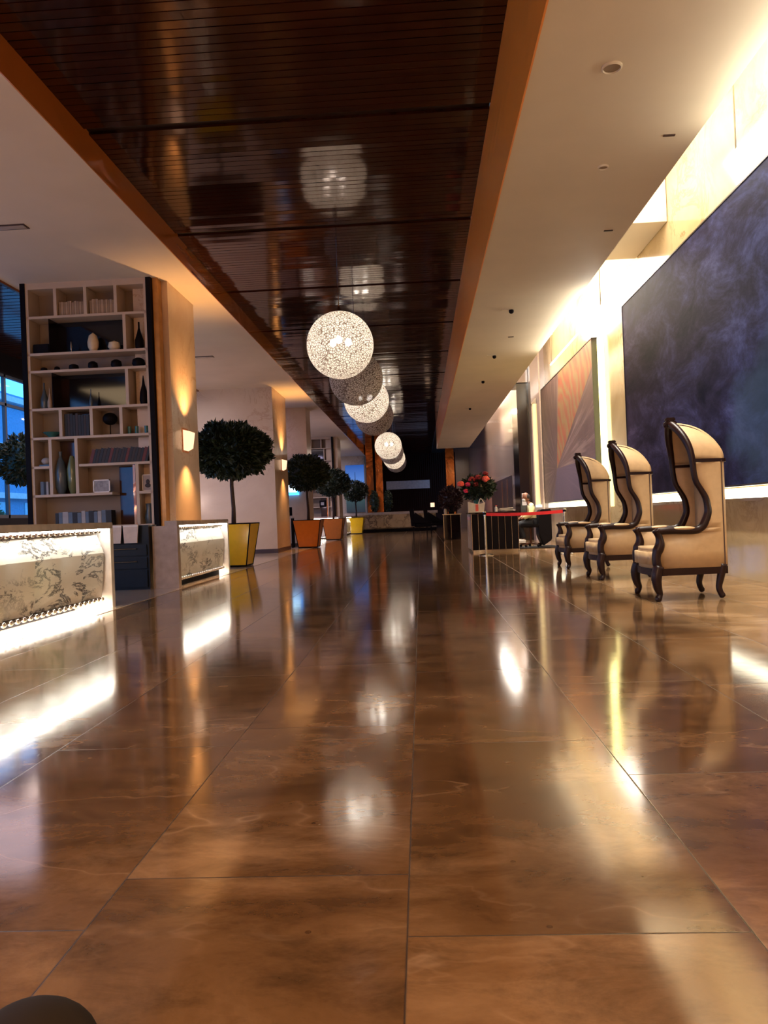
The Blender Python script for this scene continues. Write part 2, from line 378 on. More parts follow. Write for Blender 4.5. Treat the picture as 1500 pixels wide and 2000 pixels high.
def copy_thing(o, loc, rz, label):
    c = copy_tree(o); c.location = loc; c.rotation_euler = (0, 0, rz); c['label'] = label; return c

# ------------------------------------------------------------------ room shell
Y0, Y1 = -8.0, 58.0
struct(MB().box(-11.0, 6.0, Y0, Y1, -0.2, 0.0).build('floor', 'floor'), 'polished brown marble floor laid in long slabs')
struct(MB().box(-11.0, -3.70, Y0, 44.0, 0.0, 0.004).build('floor_border', 'curb'), 'pale stone border of the floor beneath the marble counters')
# dark slatted ceiling
c = MB(); yy = Y0; k = 0
grooves = [8.25 + 3.09 * i for i in range(-5, 16)]
while yy < 55.0:
    if any(abs(yy + 0.06 - g) < 0.065 for g in grooves): yy += 0.12; continue
    tilt = random.uniform(-0.0011, 0.0011)
    zz = 5.34
    vs = []
    for (x, y, z) in ((-3.5, yy + 0.004, zz - tilt), (0.914, yy + 0.004, zz - tilt), (0.914, yy + 0.112, zz + tilt), (-3.5, yy + 0.112, zz + tilt)):
        vs.append((x, y, z))
    c.grid([[Vector(vs[0]) + Vector((0, 0, 0.03)), Vector(vs[0]), Vector(vs[3]), Vector(vs[3]) + Vector((0, 0, 0.03))],
            [Vector(vs[1]) + Vector((0, 0, 0.03)), Vector(vs[1]), Vector(vs[2]), Vector(vs[2]) + Vector((0, 0, 0.03))]])
    yy += 0.12
struct(c.build('ceiling', 'slat'), 'dark red brown ceiling of glossy cross slats')
struct(MB().box(-3.5, 0.914, Y0, Y1, 5.372, 5.45).build('ceiling_backing', 'black_wood'), 'black void board above the slats')
struct(MB().box(-6.56, -3.515, Y0, 56.0, 5.0, 5.5).build('ceiling_left', 'plaster'), 'cream plaster soffit along the left side')
# right soffit with the coffer cut open beside the wall
MBr = MB()
MBr.box(0.93, 2.52, Y0, 38.0, 4.19, 5.45)
struct(MBr.build('ceiling_right', 'plaster_r'), 'lower cream soffit along the right side with an open lighting coffer')
struct(MB().box(2.52, 4.3, Y0, 58.0, 6.5, 6.6).build('ceiling_coffer', 'plaster_r'), 'white lid of the lighting coffer')
struct(MB().box(2.52, 4.14, 12.55, 14.35, 5.55, 6.5).build('trim_coffer', 'plaster_r'), 'cross beam between two lit coffers')
struct(MB().box(2.45, 2.52, Y0, 58, 5.45, 6.6).build('wall_coffer', 'plaster_r'))
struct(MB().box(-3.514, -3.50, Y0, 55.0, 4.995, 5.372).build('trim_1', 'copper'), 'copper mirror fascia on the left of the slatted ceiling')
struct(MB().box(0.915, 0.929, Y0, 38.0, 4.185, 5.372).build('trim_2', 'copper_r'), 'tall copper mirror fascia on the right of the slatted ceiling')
struct(MB().box(0.93, 4.15, 38.0, 58.0, 5.34, 5.45).build('ceiling_far', 'black_wood'), 'black ceiling at the far end')
struct(MB().box(2.53, 3.68, 25.5, 26.85, 5.17, 6.5).build('wall_bulkhead', 'grey_panel'), 'taupe bulkhead above the dark doorway')
# right wall
struct(MB().box(4.15, 4.3, Y0, 25.0, 0.0, 6.6).build('wall_right', 'wall_marble'), 'cream marble wall behind the armchairs')
struct(MB().box(3.35, 4.3, 26.9, 52.0, 0.0, 6.6).build('wall_right_far', 'grey_panel'), 'glossy taupe wall beyond the doorway')
struct(MB().box(2.45, 3.35, 51.8, 52.0, 0.0, 5.3).build('wall_right_return', 'grey_panel'), 'taupe return of the far right wall')
struct(MB().box(-3.62, -3.56, 50.8, 55.0, 0, 5.5).build('wall_left_return', 'col_marble'))
# back wall, end wall, left far wall
b = MB()
for i in range(42): b.box(-3.55 + i * 0.15, -3.47 + i * 0.15, 54.96, 55.0, 1.1, 5.34)
b.box(-3.6, 4.2, 55.0, 55.2, 0, 5.4)
struct(b.build('wall_back', P('dark slatted wood wall', (0.022, 0.006, 0.004), 0.7, spec=0.1)), 'dark wall of upright slats at the far end')
struct(MB().box(-11, 6, Y0 - 0.2, Y0, 0, 6.6).build('wall_front', 'plaster'), 'plaster wall behind the viewer')
struct(MB().box(-10.2, -3.6, 50.6, 50.8, 0, 5.6).build('wall_left_end', 'col_marble'), 'beige end wall of the left aisle')
w = MB()
w.box(-10.2, -10.0, Y0, 50.6, 0, 1.3); w.box(-10.2, -10.0, Y0, 50.6, 4.83, 5.9)
for y in (-8, 3.2, 14.6, 24.8, 36.5, 47.5): w.box(-10.2, -10.0, y, y + 0.5, 1.3, 4.83)
struct(w.build('wall_left', 'black'), 'black framed window wall on the far left')
frame = P('window frame metal', (0.02, 0.03, 0.05), 0.4)
glass = NT('window glass'); glass.b.inputs['Transmission Weight'].default_value = 1.0; glass.b.inputs['Roughness'].default_value = 0.0; glass.b.inputs['IOR'].default_value = 1.1
glass.b.inputs['Base Color'].default_value = (0.85, 0.97, 1, 1)
gt = glass.new('ShaderNodeBsdfTransparent'); gt.inputs[0].default_value = (0.75, 0.92, 1, 1)
gg = glass.new('ShaderNodeBsdfGlossy'); gg.inputs['Roughness'].default_value = 0.02
gm = glass.new('ShaderNodeMixShader'); gm.inputs[0].default_value = 0.06
glass.lk(gt.outputs[0], gm.inputs[1]); glass.lk(gg.outputs[0], gm.inputs[2]); glass.lk(gm.outputs[0], glass.out.inputs[0])
edges = [(-7.5, 3.2), (3.7, 14.6), (15.1, 24.8), (25.3, 36.5), (37.0, 47.5)]
for i, (a, bb) in enumerate(edges):
    f = MB()
    n = 3
    for j in range(n + 1):
        y = a + (bb - a) * j / n; f.box(-10.12, -10.04, y - 0.04, y + 0.04, 1.3, 4.83)
    f.box(-10.12, -10.04, a, bb, 4.05, 4.12); f.box(-10.12, -10.04, a, bb, 1.3, 1.38); f.box(-10.12, -10.04, a, bb, 4.76, 4.83)
    wf = f.build('window_%d' % (i + 1), frame); struct(wf, 'tall window with dark mullions in the left wall')
    MB().box(-10.09, -10.08, a, bb, 1.3, 4.83).build('pane', glass.m, wf)
# second dark ceiling over the left lounge
c = MB(); yy = Y0
while yy < 50.5:
    c.box(-10.0, -6.56, yy, yy + 0.17, 5.32, 5.36); yy += 0.2
struct(c.build('ceiling_lounge', 'slat'), 'dark glossy slats above the window lounge')
struct(MB().box(-10.1, -6.5, Y0, 56, 5.40, 5.5).build('ceiling_lounge_backing', 'black_wood'))
struct(MB().box(-6.60, -6.545, Y0, 50.5, 4.96, 5.4).build('trim_3', 'bronze'), 'bronze edge between the left soffit and the lounge')

# outdoors
g = MB().box(-60, -10.25, -30, 80, -0.4, -0.1).build('street_ground', P('pale pavement', (0.3, 0.32, 0.33), 0.8)); struct(g, 'pavement outside the windows')
def shop(y0, y1, h, name, label, mat):
    t = empty(name, (-26, (y0 + y1) / 2, -0.1), 0, label, 'building')
    L = (y1 - y0) / 2
    MB().box(-4, 4, -L, L, 0, h).build('facade', mat, t)
    for k in range(3):
        MB().box(4.0, 4.3, -L, L, 2.8 + k * 2.6, 3.1 + k * 2.6).build('ledge', M['white'], t)
    for k in range(5):
        yy = -L + (k + 0.5) * 2 * L / 5
        MB().box(4.0, 4.05, yy - L / 8, yy + L / 8, 0.6, 2.6).build('shopfront', P('pale cyan glass', (0.25, 0.5, 0.6), 0.1), t)
shop(18, 34, 4.6, 'street_building', 'low pale blue building across the street beyond the left window', P('pale blue render', (0.30, 0.45, 0.60), 0.8))
shop(36, 60, 8.5, 'street_building', 'taller blue building across the street further away', P('blue render', (0.16, 0.34, 0.52), 0.8))

# columns
def column(x0, x1, y0, y1, label, h=5.0):
    m = MB().box(x0, x1, y0, y1, 0, h)
    o = m.build('column', 'col_marble'); struct(o, label)
    MB().box(x0 - 0.012, x1 + 0.012, y0 - 0.012, y1 + 0.012, 0, 0.13).build('skirting', P('brown skirting', (0.06, 0.03, 0.02), 0.3), o)
    return o
column(-4.6, -4.02, 12.45, 13.9, 'marble column right of the tall bookcase')
column(-6.9, -4.33, 22.9, 25.2, 'broad marble pier behind the nearest topiary')
column(-5.6, -3.99, 27.4, 28.5, 'marble column behind the second topiary')
column(-4.6, -4.02, 38.05, 39.6, 'marble column right of the far bookcase')
struct(MB().box(-4.20, -4.115, 12.25, 12.44, 0, 5.0).build('trim_4', P('orange bronze strip', (0.50, 0.22, 0.05), 0.25, 0.3)), 'bronze strip between bookcase and column')
for (x0, x1, d) in ((-3.45, -3.0, 50.0), (-2.85, -2.4, 50.2), (1.75, 2.3, 50.4)):
    struct(MB().box(x0, x1, d, d + 0.5, 0, 5.34).build('column_bronze', 'bronze'), 'bronze clad pilaster before the dark far wall')

# wall sconces
def sconce(x, y, z, label):
    t = empty('wall_sconce', (x, y, z), 0, label, 'wall lamp', 'wall sconces on the marble columns')
    MB().prism([(0, -0.17), (0.10, -0.12), (0.14, 0.15), (0, 0.19)], -0.13, 0.13, 'y').build('lamp_shade', 'sconce', t)
    MB().box(-0.0, 0.012, -0.16, 0.16, -0.2, 0.22).build('back_plate', 'copper', t)
    for up, pw in ((1, 190), (0, 110)):
        l = bpy.data.lights.new('sconce_glow', 'SPOT'); l.energy = pw; l.color = (1.0, 0.52, 0.18); l.spot_size = math.radians(105); l.spot_blend = 1.0; l.shadow_soft_size = 0.02
        o = bpy.data.objects.new('sconce_glow', l); COL.objects.link(o); o.location = (x + 0.27, y, z + (0.22 if up else -0.2)); o.rotation_euler = (PI if up else 0, 0, 0)
    return t
sconce(-4.02, 13.1, 2.42, 'glowing copper wall sconce half hidden behind the nearest topiary crown')
sconce(-4.33, 24.2, 2.72, 'glowing copper wall sconce on the edge of the broad pier')

# right portal
struct(MB().box(3.69, 4.15, 25.0, 26.9, 0, 6.4).build('wall_portal', 'grey_panel'), 'taupe jamb beside the mauve painting')
dr = struct(MB().box(3.30, 3.69, 25.5, 26.9, 0, 5.2).build('door_1', P('dark portal timber', (0.012, 0.005, 0.004), 0.15)), 'tall dark doorway behind the seated man')
struct(MB().box(3.96, 4.0, 24.96, 25.0, 0, 6.2).build('trim_5', P('pale metal edge', (0.7, 0.55, 0.45), 0.3)), 'thin pale metal edge of the portal')
t = empty('wall_light_tube', (3.79, 24.95, 1.1), 0, 'tall dim upright light tube on the taupe jamb behind the man', 'light tube')
MB().tube([(0, 0, 0.05), (0, 0, 3.3)], 0.075, 14).build('tube', 'tube', t, True, autosmooth=40)
MB().box(-0.1, 0.1, -0.06, 0.06, -0.03, 0.05).build('socket', 'steel', t); MB().prism([(-0.12, 3.3), (0.05, 3.3), (0.05, 3.5)], -0.06, 0.06, 'y').build('cap', 'steel', t)
tag(MB().box(3.34, 3.49, 25.44, 25.47, 1.15, 1.55).build('notice_sheet', 'white'), 'white notice sheet on the dark door behind the head of the seated man', 'notice')
# dark passage cut in the far taupe wall
t = struct(MB().box(3.335, 3.352, 28.0, 36.0, 0, 2.27).build('door_2', P('dark red timber opening', (0.03, 0.008, 0.005), 0.3)), 'dark timber doorway in the far taupe wall')
for y in (29.4, 31.2): MB().box(3.32, 3.336, y, y + 0.35, 0, 2.2).build('stile', 'brownwood', t)

# paintings with light slots
def painting(y0, y1, mat, label):
    t = empty('wall_painting', (4.08, (y0 + y1) / 2, 1.2), 0, label, 'painting'); L = (y1 - y0) / 2; yc = (y0 + y1) / 2
    o = MB().box(3.98, 4.10, y0 + 0.02, y1 - 0.02, 1.21, 4.79).build('canvas', mat, t); o.location = (-4.08, -yc, -1.2)
    f = MB(); f.box(-0.11, 0.03, -L, L, -0.012, 0.01); f.box(-0.11, 0.03, -L, L, 3.59, 3.612); f.box(-0.11, 0.03, -L, -L + 0.02, 0, 3.6); f.box(-0.11, 0.03, L - 0.02, L, 0, 3.6)
    f.build('frame', 'black_wood', t)
    return t
painting(4.5, 14.83, M['blue'], 'huge dark blue abstract painting behind the two nearer armchairs')
painting(17.45, 24.75, M['rays'], 'mauve abstract painting with fine white lines fanning out')
t = empty('ledge_light', (4.115, 9.6, 1.0), 0, 'long white light strip under the dark blue painting', 'light strip', 'light strips around the paintings')
MB().box(-0.02, 0.03, -5.1, 5.15, 0.04, 0.17).build('diffuser', 'led', t); MB().box(-0.03, 0.03, -5.1, 5.15, 0.0, 0.04).build('ledge', 'wall_marble', t)
t = empty('ledge_light', (4.115, 20.9, 1.0), 0, 'white light strip under the mauve painting', 'light strip', 'light strips around the paintings')
MB().box(-0.02, 0.03, -3.6, 3.9, 0.04, 0.17).build('diffuser', 'led', t); MB().box(-0.03, 0.03, -3.6, 3.9, 0.0, 0.04).build('ledge', 'wall_marble', t)
t = empty('vertical_light', (4.095, 17.15, 1.0), 0, 'tall yellowish light strip between the two paintings', 'light strip')
MB().box(-0.03, 0.05, -0.13, 0.16, 0, 3.75).build('diffuser', 'led_y', t)
# soffit details
def disc(x, y, z, r, name, label, cat, mat='plaster_r', grp=None, ring=True):
    t = empty(name, (x, y, z), 0, label, cat, grp)
    MB().lathe([(r, 0.0), (r, -0.012), (r * 0.86, -0.018), (r * 0.8, -0.006)], seg=28).build('rim', 'plaster_r', t, True, autosmooth=30)
    MB().lathe([(0.001, -0.003), (r * 0.8, -0.008)], seg=28).build('grille', mat, t)
    return t
spk = P('speaker grille tan', (0.30, 0.22, 0.14), 0.8)
disc(1.513, 5.64, 4.19, 0.075, 'ceiling_speaker', 'round tan ceiling speaker, the larger and nearer of the two in the right soffit', 'ceiling speaker', spk)
disc(1.836, 7.285, 4.19, 0.05, 'ceiling_speaker', 'small round fitting in the right soffit, further than the larger tan disc', 'ceiling speaker', spk)
for (x, y, l) in ((2.272, 6.74, 'tiny dark slot in the right soffit near the coffer edge, nearest one'), (2.293, 8.98, 'tiny dark slot in the right soffit near the coffer edge, second one'), (1.78, 14.2, 'tiny dark slot in the right soffit between the two cameras')):
    tag(MB().box(x - 0.05, x + 0.05, y - 0.012, y + 0.012, 4.180, 4.192).build('ceiling_slot', 'piping'), l, 'vent slot')
for (x, y, l) in ((1.53, 12.25, 'ceiling camera in the right soffit, nearest of the small dark fittings'), (1.60, 15.8, 'ceiling camera in the right soffit, second in line'), (1.61, 18.8, 'tiny dark ceiling sensor, third in line along the right soffit'), (1.6, 23.6, 'tiny dark ceiling sensor, furthest along the right soffit')):
    t = empty('ceiling_camera', (x, y, 4.19), 0, l, 'ceiling camera', 'dark fittings on the right soffit')
    MB().box(-0.13, 0.05, -0.04, 0.04, -0.012, 0).build('mount', 'plaster_r', t); MB().sph((0.03, 0, -0.035), 0.04).build('lens_dome', 'black', t, True)
for (x, y, l) in ((-5.25, 9.87, 'grey slot vent in the left soffit in front of the tall bookcase'), (-5.06, 18.3, 'grey slot vent in the left soffit beyond the first column')):
    t = empty('ceiling_vent', (x, y, 5.0), 0, l, 'ceiling vent', 'slot vents in the left soffit')
    MB().box(-0.22, 0.22, -0.08, 0.08, -0.012, 0).build('frame', 'piping', t); MB().box(-0.2, 0.2, -0.055, 0.055, -0.016, -0.008).build('slats', 'stone_top', t)
# invented light bars at the coffer lip, added to make the soffit underside glow
for (y0, y1, pw, l) in ((3.4, 6.6, 30, 'slim linear luminaire at the coffer edge, nearest one'), (11.2, 15.6, 60, 'slim linear luminaire at the coffer edge beside the cross beam')):
    t = empty('added_soffit_light', (2.70, (y0 + y1) / 2, 3.90), 0, l, 'added light')
    L = (y1 - y0) / 2
    MB().tube([(0.03, -L, 0), (0.03, L, 0)], 0.018, 10).build('housing', 'led_l', t, True, autosmooth=40)
    for yy in (-L + 0.1, L - 0.1): MB().tube([(0.03, yy, 0.0), (0.03, yy, 2.6)], 0.006, 6).build('hanger', 'steel', t)
    area('added_soffit_glow', (2.73, (y0 + y1) / 2, 3.925), 0.06, y1 - y0, pw * 0.42, WHT, (0, math.radians(150), 0))
# spot fittings hanging at the coffer edge
for i, (x, y, z) in enumerate(((2.62, 15.2, 4.42), (2.62, 17.2, 4.42), (2.62, 19.6, 4.42), (2.62, 28.2, 4.42), (2.62, 30.0, 4.42), (2.62, 32.0, 4.42), (2.62, 34.0, 4.42))):
    t = empty('coffer_spotlight', (x, y, z), 0, 'white spotlight head at the edge of the bright coffer, number %s along the hall' % ['one', 'two', 'three', 'four', 'five', 'six', 'seven'][i], 'spotlight', 'spotlights along the lit coffer')
    MB().lathe([(0.001, 0.16), (0.06, 0.15), (0.10, 0.0), (0.08, 0.0), (0.04, 0.08)], seg=16).build('head', 'plaster_r', t, True, autosmooth=40)
    MB().tube([(-0.10, 0, 0.06), (0, 0, 0.1)], 0.02).build('arm', 'steel', t)

# ------------------------------------------------------------------ pendant globes
GP = [(12.9, 1), (16.1, 0), (19.2, 1), (22.3, 0), (32.0, 1), (35.2, 0), (38.9, 1), (42.2, 0)]
GL = ['largest and nearest globe lamp, lit', 'second globe lamp, unlit, behind the nearest one', 'third globe lamp, lit, below the unlit second one', 'fourth globe lamp, unlit, before the gap in the row', 'fifth globe lamp, small and fully lit after the gap', 'sixth globe lamp, unlit, right behind the small bright one', 'seventh globe lamp, lit, seen as a thin bright crescent', 'last and furthest globe lamp, unlit']
def make_globe(lit):
    t = empty('globe_pendant', (0, 0, 0), 0, 'x', 'pendant lamp', 'globe lamps down the middle of the hall')
    b = bmesh.new(); bmesh.ops.create_uvsphere(b, u_segments=64, v_segments=32, radius=0.5635); mb = MB(); mb.b.free(); mb.b = b
    mb.build('shell', 'globe' if lit else 'globe_off', t, True)
    MB().tube([(0, 0, 0.56), (0, 0, 1.44)], 0.008, 6).build('cable', 'steel', t)
    MB().lathe([(0.02, 0.54), (0.05, 0.55), (0.03, 0.62), (0.012, 0.66)], seg=14).build('cap', 'steel', t, True, autosmooth=40)
    for k in range(3):
        a = 2 * PI * k / 3 + 0.5
        MB().tube([(0, 0, 0.55), (0.13 * math.cos(a), 0.13 * math.sin(a), 0.12)], 0.012, 6).build('lamp_arm', 'steel', t)
        MB().sph((0.15 * math.cos(a), 0.15 * math.sin(a), 0.06), 0.055, 12, (1, 1, 1.2)).build('bulb', 'bulb' if lit else 'white', t, True)
    return t
gl, gu = make_globe(True), make_globe(False)
for i, (d, lit) in enumerate(GP):
    src = gl if lit else gu
    if not src.get('used'): o = src; src['used'] = 1; o.location = (-1.245, d, 3.9); o['label'] = GL[i]
    else: o = copy_thing(src, (-1.245, d, 3.9), 0.4 * i, GL[i])
for o in (gl, gu): del o['used']
for o in bpy.data.objects:
    if o.get('used'): del o['used']

# ------------------------------------------------------------------ marble counters
def counter(y0, y1, label, nb, x0=-3.84, back=-4.75, ends=(1, 1), near=0.0):
    dx = x0 + 3.84
    t = empty('marble_counter', (0, y0, 0), 0, label, 'counter', 'lit marble counters along the left side'); L = y1 - y0
    MB().box(back, x0, 0, L, 0.975, 1.05, 0.006).build('worktop', 'stone_top', t)
    if ends[1]: MB().box(back, x0, L - 0.09, L, 0, 0.975).build('end_panel', 'white', t)
    if ends[0]: MB().box(back - near, x0, 0.0, 0.12, 0, 0.975).build('end_panel', 'stone_top', t)
    a, bb = (0.13 if ends[0] else 0.02), L - 0.15
    n = max(2, round((bb - a) / 0.56)); rows = [[], [], [], []]
    for k in range(n):
        ya = a + (bb - a) * k / n; yb = a + (bb - a) * (k + 1) / n - 0.001
        for r, (z, da, db) in enumerate(((0.14, 0.0, 0.05), (0.30, 0.0, 0.07), (0.68, 0.03, 0.10), (0.92, -0.02, 0.01))):
            rows[r] += [Vector((-4.0 + dx + da, ya, z)), Vector((-4.0 + dx + db, yb, z))]
    fr = MB(); fr.grid(rows); fr.build('marble_front', 'counter_marble', t)
    MB().box(back + 0.02, -4.03 + dx, 0.12, L - 0.1, 0.13, 0.97).build('body', 'navy', t)
    MB().box(back + 0.03, max(back + 0.06, -4.22), 0.2, L - 0.3, 0.0, 0.13).build('plinth', 'black', t)
    MB().box(-4.03 + dx, -3.93 + dx, a, bb, 0.115, 0.135).build('bead_rail', 'piping', t)
    MB().box(-4.02 + dx, -3.95 + dx, a, bb, 0.925, 0.965).build('bead_rail', 'piping', t)
    MB().box(-3.90 + dx, -3.87 + dx, a, L - 0.1, 0.958, 0.974).build('light_strip', 'led_w', t)
    MB().box(-4.15 + dx, -4.02 + dx, a, bb, 0.10, 0.112).build('light_strip', 'led_w', t)
    bs = MB().sph((0, 0, 0), 0.028, 12).build('bead', 'chrome', t, True)
    bs.location = (-3.925 + dx, bb - 0.05, 0.118); k = 1
    for z in (0.118, 0.945):
        for i in range(nb):
            if i == 0 and z < 0.2: continue
            c = bs.copy(); COL.objects.link(c); c.parent = t; c.location = ((-3.925 if z < 0.2 else -3.935) + dx, bb - 0.05 - i * (bb - a - 0.1) / nb, z)
    return t
counter(4.2, 9.40, 'nearest white marble counter with glowing edges, cut by the left edge of the photo', 40, ends=(0, 1))
counter(11.8, 15.0, 'second white marble counter, short, with the yellow planter at its end', 24, x0=-3.80, back=-4.0, near=0.2)
t3 = counter(0.0, 1.68, 'third marble counter, facing the viewer behind the two orange planters', 12, back=-4.4)
t3.location = (-5.4, 31.36, 0); t3.rotation_euler = (0, 0, -PI / 2)
counter(40.5, 43.8, 'fourth marble counter, far and small before the second yellow planter', 20, x0=-3.95, back=-4.15, ends=(1, 0))
# counter at the far end, facing the hall
t = empty('reception_counter', (-1.9, 45.8, 0), 0, 'long low marble counter across the far end of the hall', 'counter')
MB().box(-2.7, 2.9, -0.05, 0.9, 1.05, 1.2).build('worktop', 'stone_top', t)
MB().box(-2.6, 2.8, 0.1, 0.85, 0.2, 1.05).build('marble_front', marble('tan veined counter marble', (0.46, 0.31, 0.17), (0.36, 0.23, 0.12), (0.05, 0.025, 0.015), 1.6, 0.05, 0.2, 1.0, (1, 1, 1), (0.35, 0.48), 0.5), t)
MB().box(-2.6, 2.8, 0.06, 0.5, 0.0, 0.2).build('plinth', 'black', t)
MB().tube([(-2.6, -0.05, 0.24), (2.8, -0.05, 0.24)], 0.025, 8).build('foot_rail', 'steel', t)
# small items on it
t = empty('table_lamp', (0.72, 46.2, 1.2), 0, 'tiny lit table lamp before the dark far wall', 'lamp'); MB().lathe([(0.12, 0.2), (0.12, 0.45)], seg=16).build('lamp_shade', emit('small shade', (1.0, 0.66, 0.42), 0.9), t); MB().lathe([(0.08, 0), (0.02, 0.03), (0.02, 0.22)], seg=12).build('base', 'black', t)
# wall panel sign, picture
tag(MB().box(-2.38, 0.72, 54.85, 54.95, 2.83, 3.42).build('wall_panel', P('mauve grey panel', (0.60, 0.45, 0.42), 0.7)), 'long pale mauve panel on the dark far wall', 'panel')
pic = NT('blue dusk picture'); sp = pic.new('ShaderNodeSeparateXYZ'); pic.lk(pic.obj(), sp.inputs[0])
pic.lk(pic.ramp(pic.math('MULTIPLY_ADD', sp.outputs[2], 0.32, 0.0), [(0.0, (0.01, 0.015, 0.02)), (0.28, (0.02, 0.05, 0.05)), (0.36, (0.35, 0.36, 0.45)), (0.6, (0.08, 0.20, 0.55)), (1.0, (0.01, 0.07, 0.32))]), pic.b.inputs['Emission Color'])
pic.b.inputs['Emission Strength'].default_value = 0.8; pic.b.inputs['Base Color'].default_value = (0.02, 0.02, 0.03, 1)
t = empty('backlit_picture', (-4.25, 50.5, 1.28), 0, 'blue backlit picture of a thin tower at dusk on the far left end wall', 'picture')
MB().box(-0.62, 0.62, -0.03, 0.03, 0, 3.12).build('picture_panel', pic.m, t)
MB().prism([(-0.09, 1.3), (0.13, 1.3), (0.055, 1.6), (0.035, 2.65), (0.005, 2.65), (-0.015, 1.6)], -0.045, -0.03, 'y').build('tower_silhouette', emit('tower blue', (0.01, 0.05, 0.15), 0.3), t)
MB().box(0.62, 0.72, -0.05, 0.05, -0.05, 3.2).build('frame', 'stone_top', t)

# ------------------------------------------------------------------ back office pieces between the counters
t = empty('drawer_cabinet', (-4.62, 11.65, 0), 0, 'dark navy cabinet standing in the gap between the first two counters', 'cabinet')
MB().box(-0.40, 0.40, 0.05, 0.42, 0.0, 1.0).build('body', 'navy', t)
for z in (0.42, 0.62):
    d = MB().box(-0.37, 0.37, 0.025, 0.05, z - 0.09, z + 0.08, 0.004).build('drawer', 'navy', t)
    MB().tube([(-0.22, 0.0, z + 0.02), (0.22, 0.0, z + 0.02)], 0.01, 8).build('handle', 'steel', d)
MB().box(-0.37, 0.37, 0.025, 0.05, 0.04, 0.31, 0.004).build('door', 'navy', t)
for (x, l) in ((-4.735, 'left of two beige document pouches hanging on the navy cabinet'), (-4.475, 'right of two beige document pouches hanging on the navy cabinet')):
    t = empty('document_pouch', (x, 11.63, 0.73), 0, l, 'document holder', 'pouches on the navy cabinet')
    MB().prism([(-0.10, 0), (0.10, 0), (0.125, 0.27), (-0.115, 0.27)], -0.012, 0.012, 'y').build('sleeve', 'paper', t)
    MB().box(-0.11, 0.12, -0.016, 0.016, 0.25, 0.275).build('clip', 'white', t)

# ------------------------------------------------------------------ bookcases
def bookcase(label):
    t = empty('bookcase', (-5.26, 12.2, 0), 0, label, 'bookcase', 'tall bookcases between lounge and hall')
    cx = -5.26
    def L(x): return x - cx
    for s in (-6.33, -4.25): MB().box(L(s) - 0.04, L(s) + 0.04, -0.02, 0.4, 0, 5.0).build('post', 'black', t)
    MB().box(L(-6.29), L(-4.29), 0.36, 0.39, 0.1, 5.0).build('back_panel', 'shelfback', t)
    MB().box(L(-6.29), L(-4.29), 0, 0.36, 4.90, 5.0).build('shelf', 'shelf', t)
    for z, x0, x1 in ((4.44, -6.29, -4.29), (3.84, -6.29, -4.29), (3.557, -6.29, -4.29), (2.94, -6.29, -4.29), (2.468, -6.29, -4.29), (2.01, -5.5, -4.29), (2.0, -6.29, -5.97), (1.535, -6.29, -4.97), (1.53, -4.53, -4.29), (1.0, -6.29, -4.29)):
        MB().box(L(x0), L(x1), 0, 0.36, z - 0.02, z + 0.02).build('shelf', 'shelf', t)
    for x, z0, z1 in ((-6.27, 1.0, 4.9), (-5.80, 4.46, 4.9), (-5.30, 4.46, 4.9), (-4.80, 4.46, 4.9), (-4.67, 3.86, 4.42), (-4.66, 2.96, 3.54), (-5.78, 2.49, 2.92), (-5.27, 2.49, 2.92), (-4.78, 2.49, 2.92), (-5.97, 1.55, 2.45), (-5.54, 1.55, 2.45), (-4.55, 1.0, 1.99), (-4.31, 1.0, 4.9)):
        MB().box(L(x) - 0.025, L(x) + 0.025, 0, 0.36, z0, z1).build('divider', 'shelf', t)
    for x0, x1, z0, z1 in ((-5.92, -4.70, 3.87, 4.41), (-5.90, -4.69, 2.97, 3.53)):
        MB().box(L(x0), L(x1), 0.30, 0.34, z0, z1).build('mirror_back', 'blackgloss', t)
        MB().box(L(x0), L(x0) + 0.015, 0.0, 0.34, z0, z1).build('mirror_side', 'blackgloss', t)
    for x0, x1, z0, z1 in ((-5.94, -5.57, 1.56, 2.44), (-4.96, -4.59, 1.02, 1.98), (-5.75, -5.31, 2.5, 2.91)):
        MB().box(L(x0), L(x1), 0.30, 0.34, z0, z1).build('mirror_back', 'darkglass', t)
    MB().box(L(-4.62), L(-4.58), 0.0, 0.03, 1.02, 1.98).build('mirror_side', 'copper', t)
    return t
bc = bookcase('tall beige bookcase with black side posts left of the first column')
copy_thing(bc, (-5.26, 37.8, 0), 0, 'far tall bookcase seen beyond the orange planters')
YB = 12.2
def vase(x, z, prof, mat, label, y=YB + 0.14, name='vase', cat='vase', seg=20):
    o = MB().lathe(prof, seg=seg).build(name, mat, None, True, autosmooth=50); o.location = (x, y, z); tag(o, label, cat); return o
def bottle(r, h): return [(r * 0.7, 0), (r, h * 0.1), (r, h * 0.35), (r * 0.45, h * 0.62), (r * 0.22, h * 0.78), (r * 0.2, h)]
vase(-5.25, 3.86, [(0.001, 0), (0.05, 0.01), (0.085, 0.09), (0.09, 0.17), (0.065, 0.27), (0.001, 0.325)], 'egg', 'tall ivory egg ornament on the dark second shelf of the near bookcase', name='egg_ornament', cat='ornament')
vase(-4.90, 3.86, [(0.001, 0), (0.06, 0.01), (0.10, 0.07), (0.085, 0.14), (0.001, 0.18)], 'egg', 'squat ivory ball ornament right of the tall ivory egg', name='ball_ornament', cat='ornament')
vase(-5.62, 3.86, [(0.035, 0), (0.012, 0.02), (0.01, 0.06), (0.022, 0.12), (0.001, 0.2)], 'steel', 'small silver figurine left of the ivory egg', name='figurine', cat='ornament')
vase(-4.48, 3.86, bottle(0.07, 0.46), 'black', 'black bottle vase at the right end of the second shelf from the top')
vase(-6.10, 2.96, bottle(0.065, 0.44), 'slate', 'dark bottle vase at the left end of the fourth shelf')
